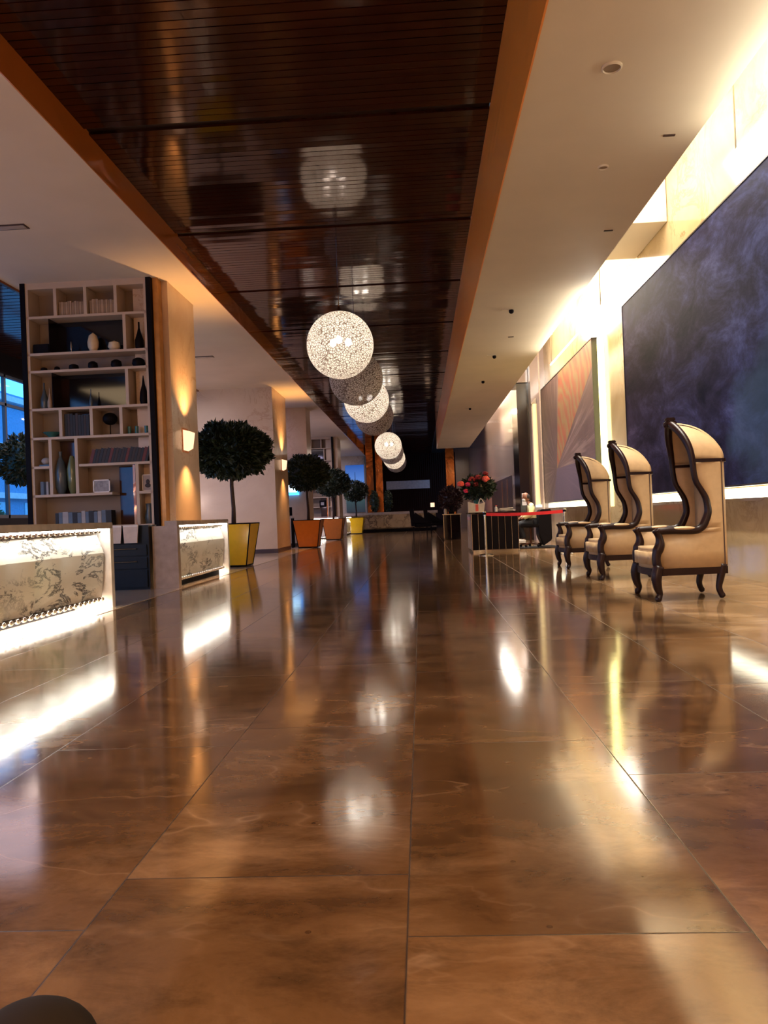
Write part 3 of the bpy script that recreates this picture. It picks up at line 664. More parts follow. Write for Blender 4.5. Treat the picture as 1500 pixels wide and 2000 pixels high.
vase(-5.99, 2.96, bottle(0.04, 0.34), 'bk3', 'slim pale bottle beside the dark vase on the fourth shelf', y=YB + 0.1)
vase(-4.44, 2.96, [(0.05, 0), (0.07, 0.08), (0.06, 0.2), (0.025, 0.33), (0.006, 0.48)], 'black', 'black teardrop vase at the right end of the fourth shelf')
vase(-5.32, 2.96, bottle(0.03, 0.30), 'slate', 'thin grey bottle standing before the lower black mirror')
vase(-5.87, 1.56, [(0.05, 0), (0.09, 0.1), (0.10, 0.35), (0.06, 0.52), (0.02, 0.62), (0.03, 0.7)], 'slate', 'tall slate blue vase in the mirrored niche')
vase(-5.68, 1.56, [(0.04, 0), (0.07, 0.1), (0.085, 0.4), (0.05, 0.55), (0.03, 0.62)], 'olive', 'tall olive green vase in the mirrored niche')
for i, (x, l) in enumerate(((-4.70, 'left'), (-4.58, 'middle'), (-4.42, 'right'))):
    vase(x + 0.0, 2.49, [(0.028, 0), (0.03, 0.13), (0.026, 0.13)], 'teal', '%s one of three small teal glasses on the fifth shelf' % l, name='tumbler', cat='glass')
for i, (x, w, h) in enumerate(((-6.08, 0.07, 0.07), (-5.86, 0.06, 0.075), (-5.58, 0.10, 0.10), (-5.26, 0.10, 0.13), (-4.87, 0.11, 0.14), (-4.50, 0.13, 0.15))):
    vase(x, 3.577, [(w * 0.55, 0), (w * 0.8, h * 0.35), (w * 0.72, h * 0.8), (w * 0.35, h)], 'black', '%s black pot on the narrow third shelf, counted from the left' % ['first', 'second', 'third', 'fourth', 'fifth', 'sixth'][i], name='pot', cat='pot', y=YB + 0.12)['group'] = 'black pots on the narrow shelf'
t = empty('globe_ornament', (-5.02, YB + 0.15, 2.49), 0, 'black ball ornament on a thin stand on the fifth shelf', 'ornament')
MB().sph((0, 0, 0.27), 0.12, 20, (1, 1, 0.85)).build('ball', 'black', t, True); MB().tube([(0, 0, 0.01), (0, 0, 0.18)], 0.008).build('stem', 'black', t); MB().lathe([(0.06, 0), (0.05, 0.012)], seg=16).build('base', 'black', t)
t = empty('plate_bowl', (-6.0, YB + 0.15, 2.49), 0, 'dark teal bowl at the left end of the fifth shelf', 'bowl'); MB().lathe([(0.05, 0), (0.06, 0.02), (0.15, 0.09), (0.14, 0.09), (0.05, 0.03)], seg=20).build('bowl', 'teal', t, True, autosmooth=50)
tag(MB().box(-6.22, -5.95, YB + 0.05, YB + 0.25, 3.861, 4.02, 0.01).build('storage_box', 'black'), 'black box at the left end of the second shelf', 'box')
t = empty('tea_set', (-6.1, YB + 0.12, 2.02), 0, 'grey ornament on the small left shelf', 'ornament'); MB().box(-0.09, 0.1, -0.06, 0.06, 0, 0.03).build('tray', 'slate', t); MB().sph((0, 0, 0.09), 0.075, 16, (1, 1, 0.8)).build('pot_body', 'bk6', t, True)
def frame_pic(x, z, w, h, mat, label, fm='white'):
    t = empty('picture_frame', (x, YB + 0.06, z), 0, label, 'picture frame')
    MB().box(-w / 2 + 0.018, w / 2 - 0.018, 0.0, 0.01, 0.018, h - 0.018).build('picture', mat, t)
    MB().box(-w / 2, w / 2, -0.008, 0.008, 0, 0.018).box(-w / 2, w / 2, -0.008, 0.008, h - 0.018, h).box(-w / 2, -w / 2 + 0.018, -0.008, 0.008, 0, h).box(w / 2 - 0.018, w / 2, -0.008, 0.008, 0, h).build('frame', fm, t)
    return t
frame_pic(-5.165, 1.556, 0.28, 0.21, marble('grey sketch', (0.35, 0.33, 0.33), (0.2, 0.18, 0.19), (0.06, 0.05, 0.06), 14, 0.08, 0.5, 1), 'white framed grey sketch on the seventh shelf')
t = frame_pic(-4.41, 1.551, 0.17, 0.27, P('sepia portrait backing', (0.30, 0.22, 0.18), 0.5), 'small framed dark portrait photo on the right side shelf', 'shelf')
MB().sph((0.01, -0.001, 0.15), 0.032, 12, (1, 0.2, 1.25)).sph((0.01, 0.0, 0.09), 0.05, 12, (1, 0.15, 0.7)).build('portrait_figure', 'bk0', t, True)
vase(-4.42, 1.02, [(0.06, 0), (0.08, 0.1), (0.05, 0.25), (0.06, 0.33)], 'slate', 'dark vase on the lowest right shelf of the near bookcase')
NUM = ['first', 'second', 'third', 'fourth', 'fifth', 'sixth', 'seventh', 'eighth', 'ninth', 'tenth', 'eleventh', 'twelfth', 'thirteenth', 'fourteenth', 'fifteenth', 'sixteenth', 'seventeenth', 'eighteenth', 'nineteenth', 'twentieth', 'twenty-first', 'twenty-second', 'twenty-third', 'twenty-fourth', 'twenty-fifth', 'twenty-sixth', 'twenty-seventh', 'twenty-eighth', 'twenty-ninth', 'thirtieth']
def books(x0, x1, z, h, mats, tone, where, lean=0.0, wmin=0.035, wmax=0.055):
    x = x0; i = 0
    L0 = []
    while x < x1 - wmin:
        w = random.uniform(wmin, wmax); hh = h * random.uniform(0.93, 1.04); L0.append((x, w, hh)); x += w + 0.0015
    for i, (x, w, hh) in enumerate(L0):
        m = mats[(i * 7 + 3) % len(mats)]
        e = empty('book', (x + w / 2, YB + 0.05, z), 0, '%s book, %s from the left, %s' % (tone, NUM[min(i, 29)], where), 'book', 'books ' + where)
        MB().box(-w / 2, w / 2, 0, 0.17, 0, hh, 0.003).build('cover', m, e); MB().box(-w / 2 + 0.004, w / 2 - 0.004, 0.01, 0.168, hh - 0.003, hh + 0.001).build('pages', 'paper', e)
        if lean: e.rotation_euler = (0, lean, 0)
books(-5.76, -5.34, 4.46, 0.23, ['bk3', 'bk4'], 'tan', 'on the top shelf, left niche', wmin=0.028, wmax=0.045)
books(-5.25, -4.84, 4.46, 0.24, ['bk3', 'bk4'], 'tan', 'on the top shelf, middle niche', wmin=0.028, wmax=0.045)
books(-5.74, -5.32, 2.49, 0.36, ['bk1', 'bk0', 'bk1'], 'dark', 'on the fifth shelf')
books(-5.36, -4.36, 2.03, 0.25, ['bk1', 'bk0', 'bk1', 'bk2', 'bk1', 'bk0'], 'dark', 'leaning on the long sixth shelf', lean=0.28, wmin=0.04, wmax=0.055)
books(-6.18, -6.03, 1.556, 0.22, ['bk5', 'bk1', 'bk6'], 'blue grey', 'on the lower left side shelf')
books(-5.95, -5.05, 1.02, 0.24, ['bk5', 'bk6', 'bk5', 'bk1'], 'blue grey', 'on the lowest long shelf', wmin=0.05, wmax=0.1)
# a few pieces standing in the far bookcase
for (x, z, m, w, h, l) in ((-4.85, 1.55, 'black', 0.30, 0.32, 'black framed picture low in the far bookcase'), (-4.9, 3.6, 'black', 0.32, 0.2, 'dark box high in the far bookcase'), (-4.75, 3.0, 'black', 0.3, 0.3, 'dark box in the middle of the far bookcase')):
    t = empty('display_box', (x, 37.9, z), 0, l, 'box'); MB().box(-w / 2, w / 2, 0, 0.15, 0, h, 0.01).build('box_body', m, t); MB().box(-w / 4, w / 4, -0.004, 0.0, h * 0.25, h * 0.7).build('face_label', 'bk6', t)

# ------------------------------------------------------------------ topiary in planters
def foliage(n, rx, rz, seed, leaf):
    rnd = random.Random(seed); m = MB()
    bm = m.b
    bmesh.ops.create_icosphere(bm, subdivisions=3, radius=1.0)
    for v in bm.verts:
        k = 0.80 + 0.07 * math.sin(v.co.x * 7 + seed) * math.cos(v.co.z * 9 + v.co.y * 6)
        v.co = Vector((v.co.x * rx * k, v.co.y * rx * k, v.co.z * rz * k))
    for i in range(n):
        u = rnd.uniform(-1, 1); a = rnd.uniform(0, 2 * PI); s = math.sqrt(1 - u * u)
        dirv = Vector((s * math.cos(a), s * math.sin(a), u))
        bumpf = 1 + 0.06 * math.sin(dirv.x * 8 + seed) * math.cos(dirv.y * 7 - seed) + 0.05 * math.sin(dirv.z * 11 + dirv.x * 5)
        r = rnd.uniform(0.80, 1.0) * bumpf
        c = Vector((dirv.x * rx * r, dirv.y * rx * r, dirv.z * rz * r * (0.92 if u < 0 else 1)))
        t = (dirv + Vector((rnd.uniform(-1, 1), rnd.uniform(-1, 1), rnd.uniform(-.6, 1))) * 0.9).normalized()
        w = t.cross(Vector((rnd.uniform(-1, 1), rnd.uniform(-1, 1), rnd.uniform(-1, 1)))).normalized()
        L = leaf * rnd.uniform(0.7, 1.3); nn = t.cross(w) * L * 0.12
        v = [bm.verts.new(c), bm.verts.new(c + t * L * 0.5 + w * L * 0.24 + nn), bm.verts.new(c + t * L), bm.verts.new(c + t * L * 0.5 - w * L * 0.24 + nn)]
        bm.faces.new((v[0], v[1], v[2])); bm.faces.new((v[0], v[2], v[3]))
    return m
def planter_tree(x, y, col, label, seed=1, n=4200, rot=0.0, cz=2.56, rx=0.84, rz=0.60):
    t = empty('potted_topiary', (x, y, 0), rot, label, 'potted tree', 'ball topiaries in tapered planters')
    b0, b1, h = 0.31, 0.46, 0.95
    P_ = MB()
    for s in range(4):
        a = [Vector((-b0, -b0, 0.04)), Vector((b0, -b0, 0.04)), Vector((b1, -b1, h)), Vector((-b1, -b1, h))]
        R = Matrix.Rotation(s * PI / 2, 3, 'Z'); q = [R @ v for v in a]
        P_.b.faces.new([P_.b.verts.new(v) for v in q])
    pl = P_.build('planter', col, t, solid=0.03)
    e = MB()
    for s in range(4):
        R = Matrix.Rotation(s * PI / 2, 3, 'Z')
        e.tube([R @ Vector((b0 + .01, -b0 - .01, 0.02)), R @ Vector((b1 + .01, -b1 - .01, h + 0.01))], 0.014, 6)
        e.tube([R @ Vector((b1 + .01, -b1 - .01, h)), R @ Vector((b1 + .01, b1 + .01, h))], 0.014, 6)
        e.tube([R @ Vector((b0 + .01, -b0 - .01, 0.03)), R @ Vector((b0 + .01, b0 + .01, 0.03))], 0.02, 6)
    e.build('edging', 'black', pl)
    MB().box(-0.41, 0.41, -0.41, 0.41, 0.84, 0.86).build('soil', 'soil', t)
    MB().tube([(0, 0, 0.85), (0.01, 0, 1.3), (-0.015, 0.01, 1.8), (0, 0, cz)], [0.055, 0.045, 0.042, 0.03], 10).build('trunk', 'bark', t, True)
    f = foliage(n, rx, rz, seed, 0.13).build('foliage', 'leaf', t); f.location = (0, 0, cz)
    return t
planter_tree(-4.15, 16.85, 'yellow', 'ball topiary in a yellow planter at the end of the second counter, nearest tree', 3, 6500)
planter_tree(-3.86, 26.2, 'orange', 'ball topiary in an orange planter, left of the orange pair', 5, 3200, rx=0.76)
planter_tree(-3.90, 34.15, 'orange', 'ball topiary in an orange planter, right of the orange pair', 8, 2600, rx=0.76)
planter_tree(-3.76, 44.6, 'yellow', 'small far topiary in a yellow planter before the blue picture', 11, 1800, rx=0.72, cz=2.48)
planter_tree(-9.0, 17.6, 'orange', 'dark topiary beside the blue window at the left edge of the photo', 14, 2500, cz=2.6)
for (x, y, l, sd) in ((-2.9, 48.4, 'low dark shrub left before the far bronze pilasters', 21), (-2.05, 48.9, 'low dark shrub right of the bronze pilasters', 22)):
    t = empty('potted_shrub', (x, y, 0), 0, l, 'shrub'); f = foliage(500, 0.2, 0.65, sd, 0.14).build('foliage', 'leaf', t); f.location = (0, 0, 1.9); MB().lathe([(0.3, 0), (0.36, 1.2), (0.3, 1.2)], seg=16).build('pot', 'black', t)
for (y, sd, l) in ((21.5, 31, 'leafy street shrub outside the left window, nearer one'), (24.5, 32, 'leafy street shrub outside the left window, further one')):
    t = empty('street_shrub', (-15.0, y, -0.1), 0, l, 'shrub'); f = foliage(900, 1.2, 1.2, sd, 0.3).build('foliage', P('bright green leaf', (0.03, 0.16, 0.07), 0.6), t); f.location = (0, 0, 1.2); MB().tube([(0, 0, 0), (0, 0, 1.0)], 0.08).build('stem', 'bark', t)
# screens in the second bay
t = empty('wall_screen', (-4.95, 27.3, 1.86), 0, 'bright blue wall screen partly behind the second topiary', 'screen')
MB().box(-0.45, 0.62, 0.0, 0.08, 0.0, 0.95).build('display', 'screen', t); MB().box(0.15, 0.55, -0.01, 0.0, 0.1, 0.38).build('lit_image', 'screen_w', t); MB().box(-0.45, 0.62, -0.012, 0.07, 0.95, 1.25).build('housing', 'black', t)
t = empty('desk_monitor', (-4.60, 26.6, 1.08), 0, 'black desk monitor low beside the broad pier', 'monitor'); MB().box(-0.13, 0.12, 0, 0.03, 0.04, 0.34).build('display', 'black', t); MB().box(-0.03, 0.03, 0, 0.04, -0.0, 0.06).build('stand', 'black', t)
t = empty('side_table', (-4.62, 26.7, 0), 0, 'tall dark side table beside the broad pier', 'table'); MB().box(-0.25, 0.16, -0.2, 0.2, 1.03, 1.08).build('table_top', 'steel', t)
for sx in (-0.22, 0.13):
    for sy in (-0.17, 0.17): MB().box(sx - 0.025, sx + 0.025, sy - 0.025, sy + 0.025, 0, 1.03).build('leg', 'black', t)

# ------------------------------------------------------------------ dome armchairs
def interp(tab, z):
    for (z0, a), (z1, b) in zip(tab, tab[1:]):
        if z0 <= z <= z1: return a + (b - a) * (z - z0) / (z1 - z0)
    return tab[-1][1] if z > tab[-1][0] else tab[0][1]
def catmull(pts, n=6):
    pts = [Vector(p) for p in pts]; out = []
    P2 = [pts[0] * 2 - pts[1]] + pts + [pts[-1] * 2 - pts[-2]]
    for i in range(1, len(P2) - 2):
        p0, p1, p2, p3 = P2[i - 1:i + 3]
        for k in range(n):
            s = k / n; out.append(0.5 * ((2 * p1) + (p2 - p0) * s + (2 * p0 - 5 * p1 + 4 * p2 - p3) * s * s + (3 * p1 - p0 - 3 * p2 + p3) * s ** 3))
    out.append(pts[-1]); return out
RX = [(0.72, -0.09), (0.79, -0.145), (0.90, -0.185), (1.0, -0.182), (1.06, -0.165), (1.12, -0.135), (1.22, -0.08), (1.34, -0.055), (1.44, -0.05), (1.56, -0.035), (1.65, -0.012), (1.72, 0.01), (1.79, 0.035), (1.84, 0.055), (1.86, 0.065)]
RW = [(0.72, 0.325), (1.0, 0.315), (1.3, 0.315), (1.44, 0.315), (1.56, 0.30), (1.65, 0.265), (1.72, 0.215), (1.79, 0.14), (1.84, 0.055), (1.86, 0.0)]
def make_chair():
    t = empty('dome_armchair', (0, 0, 0), 0, 'x', 'armchair', 'cream dome armchairs along the right wall')
    XB = -0.39
    def level(xf, wf, z, ins=0.0):
        wb = 0.30 - ins; xb = XB + ins
        row = []
        for s in (1, -1):
            side = [(xf, s * (wf - ins)), (xf * 0.5 + (xb + 0.07) * 0.5, s * (0.5 * (wf - ins) + 0.5 * wb + 0.004)), (xb + 0.07, s * wb), (xb + 0.025, s * (wb - 0.02)), (xb, s * (wb - 0.08)), (xb - 0.004, 0)]
            row.append([Vector((a, b, z)) for a, b in side])
        return row[0] + row[1][::-1][1:]
    zs = [0.74, 0.80, 0.86, 0.92, 0.98, 1.04, 1.10, 1.16, 1.22, 1.28, 1.34, 1.40, 1.44]
    sh = MB(); sh.grid([level(interp(RX, z), interp(RW, z), z) for z in zs])
    sh.grid([level(0.34, 0.355, 0.335), level(0.345, 0.36, 0.5), level(0.34, 0.355, 0.70)])
    sh.grid([level(-0.10, 0.335, 0.70), level(-0.105, 0.327, 0.74)])
    sh.build('shell', 'cream', t, True, solid=0.03, autosmooth=40)
    # inner padded back
    ib = MB(); rows = []
    for z in (0.5, 0.6, 0.75, 0.9, 1.05, 1.2, 1.32, 1.42):
        rows.append([Vector((-0.30 + 0.05 * abs(y) / 0.25 * 0.6 - 0.02 * math.sin((z - 0.5) * 3), y, z)) for y in (-0.27, -0.2, -0.1, 0, 0.1, 0.2, 0.27)])
    ib.grid(rows); ib.build('back_cushion', 'cream', t, True, solid=0.05)
    # hood
    hd = MB(); rows = []; N = 20
    arch = []
    zt = [1.44, 1.50, 1.56, 1.61, 1.65, 1.69, 1.72, 1.76, 1.79, 1.82, 1.845, 1.86]
    for z in zt: arch.append((interp(RX, z), interp(RW, z), z))
    full = [(x, w, z) for x, w, z in arch] + [(x, -w, z) for x, w, z in arch[::-1][1:]]
    nf = len(full)
    for v in range(13):
        sv = v / 12; row = []
        for i, (x, w, z) in enumerate(full):
            u = -1 + 2 * i / (nf - 1)
            yb = -0.29 * math.sin(u * PI / 2) * 1.0
            xb = XB + 0.07 * abs(u) ** 6
            ss, cc = math.sin(sv * PI / 2), math.cos(sv * PI / 2)
            row.append(Vector((x + (xb - x) * ss, w * (1 - sv ** 1.5) + yb * sv ** 1.5 if abs(u) < 1 else (1 if w > 0 else -1) * (0.30 + (abs(w) - 0.30) * (1 - sv)), 1.44 + (z - 1.44) * cc ** 0.62)))
        rows.append(row)
    hd.grid(rows); hd.build('hood', 'cream', t, True, solid=0.025)
    # piping on the back corners and along the dome
    pp = MB()
    for s in (1, -1):
        pp.tube([(XB + 0.045, s * 0.31, 0.34), (XB + 0.045, s * 0.312, 1.44)], 0.006, 6)
        pts = []
        for k in range(9):
            sv = 1 - k / 8 * 0.98; ss, cc = math.sin(sv * PI / 2), math.cos(sv * PI / 2)
            pts.append((0.05 + (XB + 0.03 - 0.05) * ss, s * (0.06 + 0.225 * sv ** 1.2), 1.445 + 0.405 * cc * 0.99))
        pp.tube(pts, 0.006, 6)
    pp.build('piping', 'piping', t)
    bd = MB(); lv = level(interp(RX, 1.42), interp(RW, 1.44) + 0.034, 1.422)
    out = [v + Vector((-0.03 if v.x < -0.3 else 0, 0.004 * (1 if v.y > 0 else -1), 0)) for v in lv]
    bd.grid([[v for v in out], [v + Vector((0, 0, 0.035)) for v in out]]); bd.build('band', 'dkwood', t, solid=0.012)
    MB().box(-0.335, -0.32, -0.27, 0.27, 1.40, 1.43).box(-0.32, -0.06, 0.275, 0.287, 1.40, 1.43).box(-0.32, -0.06, -0.287, -0.275, 1.40, 1.43).build('inner_band', 'dkwood', t)
    # carved rail: arms and arch in one run on each side
    for s in (1, -1):
        pts = [(0.365, s * 0.365, 0.722), (0.22, s * 0.36, 0.728), (0.05, s * 0.345, 0.722), (-0.06, s * 0.33, 0.725)]
        pts += [(interp(RX, z), s * (interp(RW, z) + 0.004), z) for z in (0.76, 0.82, 0.90, 0.98, 1.06, 1.14, 1.22, 1.32, 1.44, 1.54, 1.62, 1.69, 1.75, 1.80, 1.84, 1.86)]
        pts = catmull(pts, 4); n = len(pts)
        rad = [0.036 + 0.006 * math.sin(i / n * 9) for i in range(n)]
        MB().tube(pts, rad, 10).build('carved_rail', 'dkwood', t, True)
        ap = MB().sph((0.10, s * 0.355, 0.745), 1, 18, (0.14, 0.045, 0.022)); ap.build('arm_pad', 'cream', t, True)
        arm = catmull([(0.365, s * 0.365, 0.74), (0.335, s * 0.362, 0.66), (0.33, s * 0.36, 0.58), (0.365, s * 0.365, 0.50), (0.375, s * 0.37, 0.42), (0.36, s * 0.37, 0.34)], 5)
        MB().tube(arm, [0.046, 0.042, 0.038, 0.036, 0.036, 0.037, 0.038, 0.041, 0.044, 0.047, 0.049, 0.05, 0.052, 0.052, 0.052, 0.046, 0.046, 0.045, 0.044, 0.044, 0.044, 0.044, 0.044, 0.044, 0.044, 0.044][:len(arm)], 10).build('arm_post', 'dkwood', t, True)
        leg = catmull([(0.355, s * 0.37, 0.36), (0.385, s * 0.385, 0.25), (0.375, s * 0.385, 0.14), (0.355, s * 0.375, 0.08), (0.375, s * 0.385, 0.03), (0.40, s * 0.39, 0.022)], 5)
        m = len(leg); rr = [interp([(0, 0.056), (0.2, 0.054), (0.45, 0.040), (0.65, 0.030), (0.85, 0.038), (1.0, 0.020)], i / (m - 1)) for i in range(m)]
        MB().tube(leg, rr, 10).build('leg', 'dkwood', t, True)
        leg = catmull([(-0.33, s * 0.285, 0.36), (-0.30, s * 0.285, 0.22), (-0.28, s * 0.285, 0.12), (-0.30, s * 0.29, 0.05), (-0.325, s * 0.295, 0.02)], 5)
        m = len(leg); rr = [interp([(0, 0.045), (0.4, 0.033), (0.7, 0.03), (0.88, 0.034), (1.0, 0.02)], i / (m - 1)) for i in range(m)]
        MB().tube(leg, rr, 10).build('leg', 'dkwood', t, True)
    ap = MB(); poly = [(0.36, 0.38), (0.40, 0.25), (0.43, 0.0), (0.40, -0.25), (0.36, -0.38), (-0.37, -0.31), (-0.39, -0.2), (-0.39, 0.2), (-0.37, 0.31)]
    ap.prism(poly, 0.262, 0.335); ap.build('apron', 'dkwood', t)
    cu = MB(); poly = [(0.38, 0.325), (0.44, 0.22), (0.47, 0.0), (0.44, -0.22), (0.38, -0.325), (-0.30, -0.28), (-0.30, 0.28)]
    cu.prism(poly, 0.335, 0.55)
    bmesh.ops.bevel(cu.b, geom=list(cu.b.edges), offset=0.045, segments=4, affect='EDGES'); cu.build('seat_cushion', 'cream', t, True)
    fn = MB(); fn.box(0.0, 0.12, -0.045, 0.045, 1.85, 1.89, 0.008); fn.box(0.01, 0.11, -0.035, 0.035, 1.89, 1.93, 0.008); fn.tube([(0.06, -0.05, 1.87), (0.06, 0.05, 1.87)], 0.03, 10); fn.sph((0.10, 0, 1.855), 0.035, 12)
    fn.build('finial', 'dkwood', t, True, autosmooth=40)
    return t
ch = make_chair(); ch.location = (2.78, 8.42, 0); ch.rotation_euler = (0, 0, PI - 0.0); ch['label'] = 'nearest and largest cream dome armchair, in front of the dark blue painting'
copy_thing(ch, (2.79, 10.98, 0), PI + 0.03, 'middle one of the three cream dome armchairs')
copy_thing(ch, (2.76, 13.2, 0), PI + 0.02, 'furthest of the three cream dome armchairs, before the tall light strip')

# ------------------------------------------------------------------ queue posts and belt
def stanchion(x, y, label):
    t = empty('queue_post', (x, y, 0), 0, label, 'queue post', 'steel queue posts')
    MB().lathe([(0.001, 0.0), (0.17, 0.0), (0.17, 0.015), (0.12, 0.035), (0.04, 0.045), (0.026, 0.05), (0.026, 0.90), (0.036, 0.905), (0.036, 0.985), (0.03, 1.0), (0.001, 1.0)], seg=24).build('post', 'steel', t, True, autosmooth=35)
    MB().lathe([(0.0365, 0.925), (0.0365, 0.975)], seg=20).build('belt_cassette', 'black', t)
stanchion(1.447, 17.53, 'steel queue post in front of the dark desk'); stanchion(3.14, 16.99, 'steel queue post behind the furthest armchair')
o = MB(); pa, pb = Vector((1.447, 17.53, 0)), Vector((3.14, 16.99, 0)); rows = [[], []]
for k in range(13):
    s = k / 12; p = pa.lerp(pb, s); sag = 0.05 * 4 * s * (1 - s)
    rows[0].append(p + Vector((0, 0, 0.975 - sag * 0.6))); rows[1].append(p + Vector((0, 0, 0.905 - sag * 0.6)))
o.grid(rows); tag(o.build('queue_belt', 'red', None, solid=0.004), 'red belt stretched between the two steel queue posts', 'belt')

# ------------------------------------------------------------------ desk with person
t = empty('reception_desk', (1.22, 18.86, 0), 0, 'dark wooden podium desk with thin steel uprights behind the queue post', 'desk')
MB().box(0.0, 1.15, 0.02, 1.6, 0.06, 0.95).build('body', 'brownwood', t)
MB().box(-0.02, 1.17, -0.02, 1.62, 0.95, 0.985, 0.004).build('desk_top', 'blackgloss', t)
MB().box(0.03, 1.12, 0.06, 1.55, 0, 0.06).build('plinth', 'steel', t)
MB().box(0.02, 1.13, 0.0, 0.022, 0.07, 0.94).build('front_panel', 'black', t)
for k in range(8): MB().box(0.005 + k * 0.162, 0.013 + k * 0.162, -0.008, 0.0, 0.03, 0.945).build('upright_strip', 'steel', t)
MB().box(-0.006, 0.0, 0.1, 1.5, 0.80, 0.88).build('side_sign', P('salmon plate', (0.5, 0.17, 0.12), 0.5), t)
for y in (0.5, 1.0): MB().box(-0.008, 0.0, y, y + 0.015, 0.06, 0.8).build('upright_strip', 'steel', t)
# things on the desk
t = empty('flower_arrangement', (1.42, 19.55, 0.985), 0, 'large bouquet of red, coral and pink roses on the dark desk', 'flowers')
MB().lathe([(0.06, 0), (0.07, 0.02), (0.05, 0.15), (0.09, 0.36), (0.085, 0.36)], seg=18).build('vase', 'teal', t, True, autosmooth=40)
f = foliage(900, 0.38, 0.30, 41, 0.11).build('foliage', 'leaf', t); f.location = (0.05, 0, 0.62)
rs = random.Random(5)
for (dx, dz, r, m) in ((-0.40, 0.82, 0.10, 'rose_p'), (-0.22, 0.80, 0.08, 'rose_k'), (-0.28, 0.64, 0.07, 'rose_k'), (-0.12, 0.92, 0.10, 'rose_r'), (0.04, 0.96, 0.10, 'rose_r'), (0.22, 1.05, 0.09, 'rose_r'), (0.22, 0.91, 0.12, 'rose_p'), (-0.02, 0.80, 0.09, 'rose_r'), (0.10, 0.76, 0.045, 'egg'), (0.34, 0.62, 0.05, 'leaf')):
    rr = MB()
    for k in range(14):
        a = rs.uniform(0, 2 * PI); e = rs.uniform(-0.7, 1.2); rr.sph((r * 0.5 * math.cos(a) * math.cos(e), r * 0.5 * math.sin(a) * math.cos(e), r * 0.5 * math.sin(e)), r * 0.45, 8, (1, 1, 0.8))
    b = rr.build('blossom', m, t, True); b.location = (dx, -0.30, dz - 0.1)
t = empty('carrier_bag', (1.38, 19.2, 0.985), 0, 'white paper bag on the dark desk below the roses', 'bag')
MB().prism([(-0.20, 0), (0.18, 0), (0.22, 0.24), (0.05, 0.20), (-0.2, 0.27)], -0.06, 0.06, 'y').build('bag_body', 'paper', t); MB().box(-0.02, 0.05, -0.066, -0.06, 0.03, 0.2).build('printed_mark', 'rose_p', t)
MB().tube(catmull([(0.05, 0, 0.2), (0.12, 0, 0.34), (0.2, 0, 0.23)], 5), 0.012, 6).build('bag_handle', 'paper', t)
t = empty('paper_stack', (2.1, 19.45, 0.985), 0, 'loose pale papers on the right of the desk top', 'papers')
for k in range(5): MB().obox((rs.uniform(-0.1, 0.1), rs.uniform(-0.1, 0.1), 0.01 + 0.016 * k), (0.34, 0.26, 0.012), (rs.uniform(-.05, .05), rs.uniform(-.1, .12), rs.uniform(-.5, .5))).build('sheet', 'paper', t)
t = empty('hand_sanitizer', (1.86, 19.1, 0.985), 0, 'small red capped bottle beside the papers', 'bottle'); MB().lathe([(0.035, 0), (0.035, 0.1), (0.012, 0.12), (0.012, 0.14)], seg=12).build('bottle_body', 'paper', t, True, autosmooth=40); MB().box(-0.015, 0.03, -0.012, 0.012, 0.14, 0.16).build('pump', 'rose_p', t)
# office chair
cx, cy = 3.0, 20.5
t = empty('office_chair', (cx, cy, 0.021), 0, 'black high office chair carrying the seated man', 'office chair')
MB().box(-0.42, 0.10, -0.26, 0.26, 0.52, 0.60, 0.03).build('seat', 'black', t, True, autosmooth=40)
bk = MB(); bk.prism([(0.10, 0.95), (0.16, 0.98), (0.40, 0.98), (0.40, 0.18), (0.17, 0.02), (0.06, 0.30), (0.06, 0.6)], -0.27, 0.27, 'y'); bmesh.ops.bevel(bk.b, geom=list(bk.b.edges), offset=0.02, segments=2, affect='EDGES'); bk.build('backrest', 'black', t)
MB().tube([(-0.12, 0, 0.10), (-0.12, 0, 0.52)], 0.03, 10).build('pillar', 'brownwood', t)
for k in range(5):
    a = 2 * PI * k / 5 + 0.3; MB().tube([(-0.12, 0, 0.10), (-0.12 + 0.27 * math.cos(a), 0.27 * math.sin(a), 0.07)], 0.022, 8).build('leg', 'brownwood', t)
    MB().sph((-0.12 + 0.27 * math.cos(a), 0.27 * math.sin(a), 0.035), 0.035, 10).build('castor', 'black', t, True)
tag(MB().box(2.5, 3.55, 19.9, 21.1, 0.0, 0.02).build('chair_mat', 'black'), 'black floor mat under the office chair', 'mat')
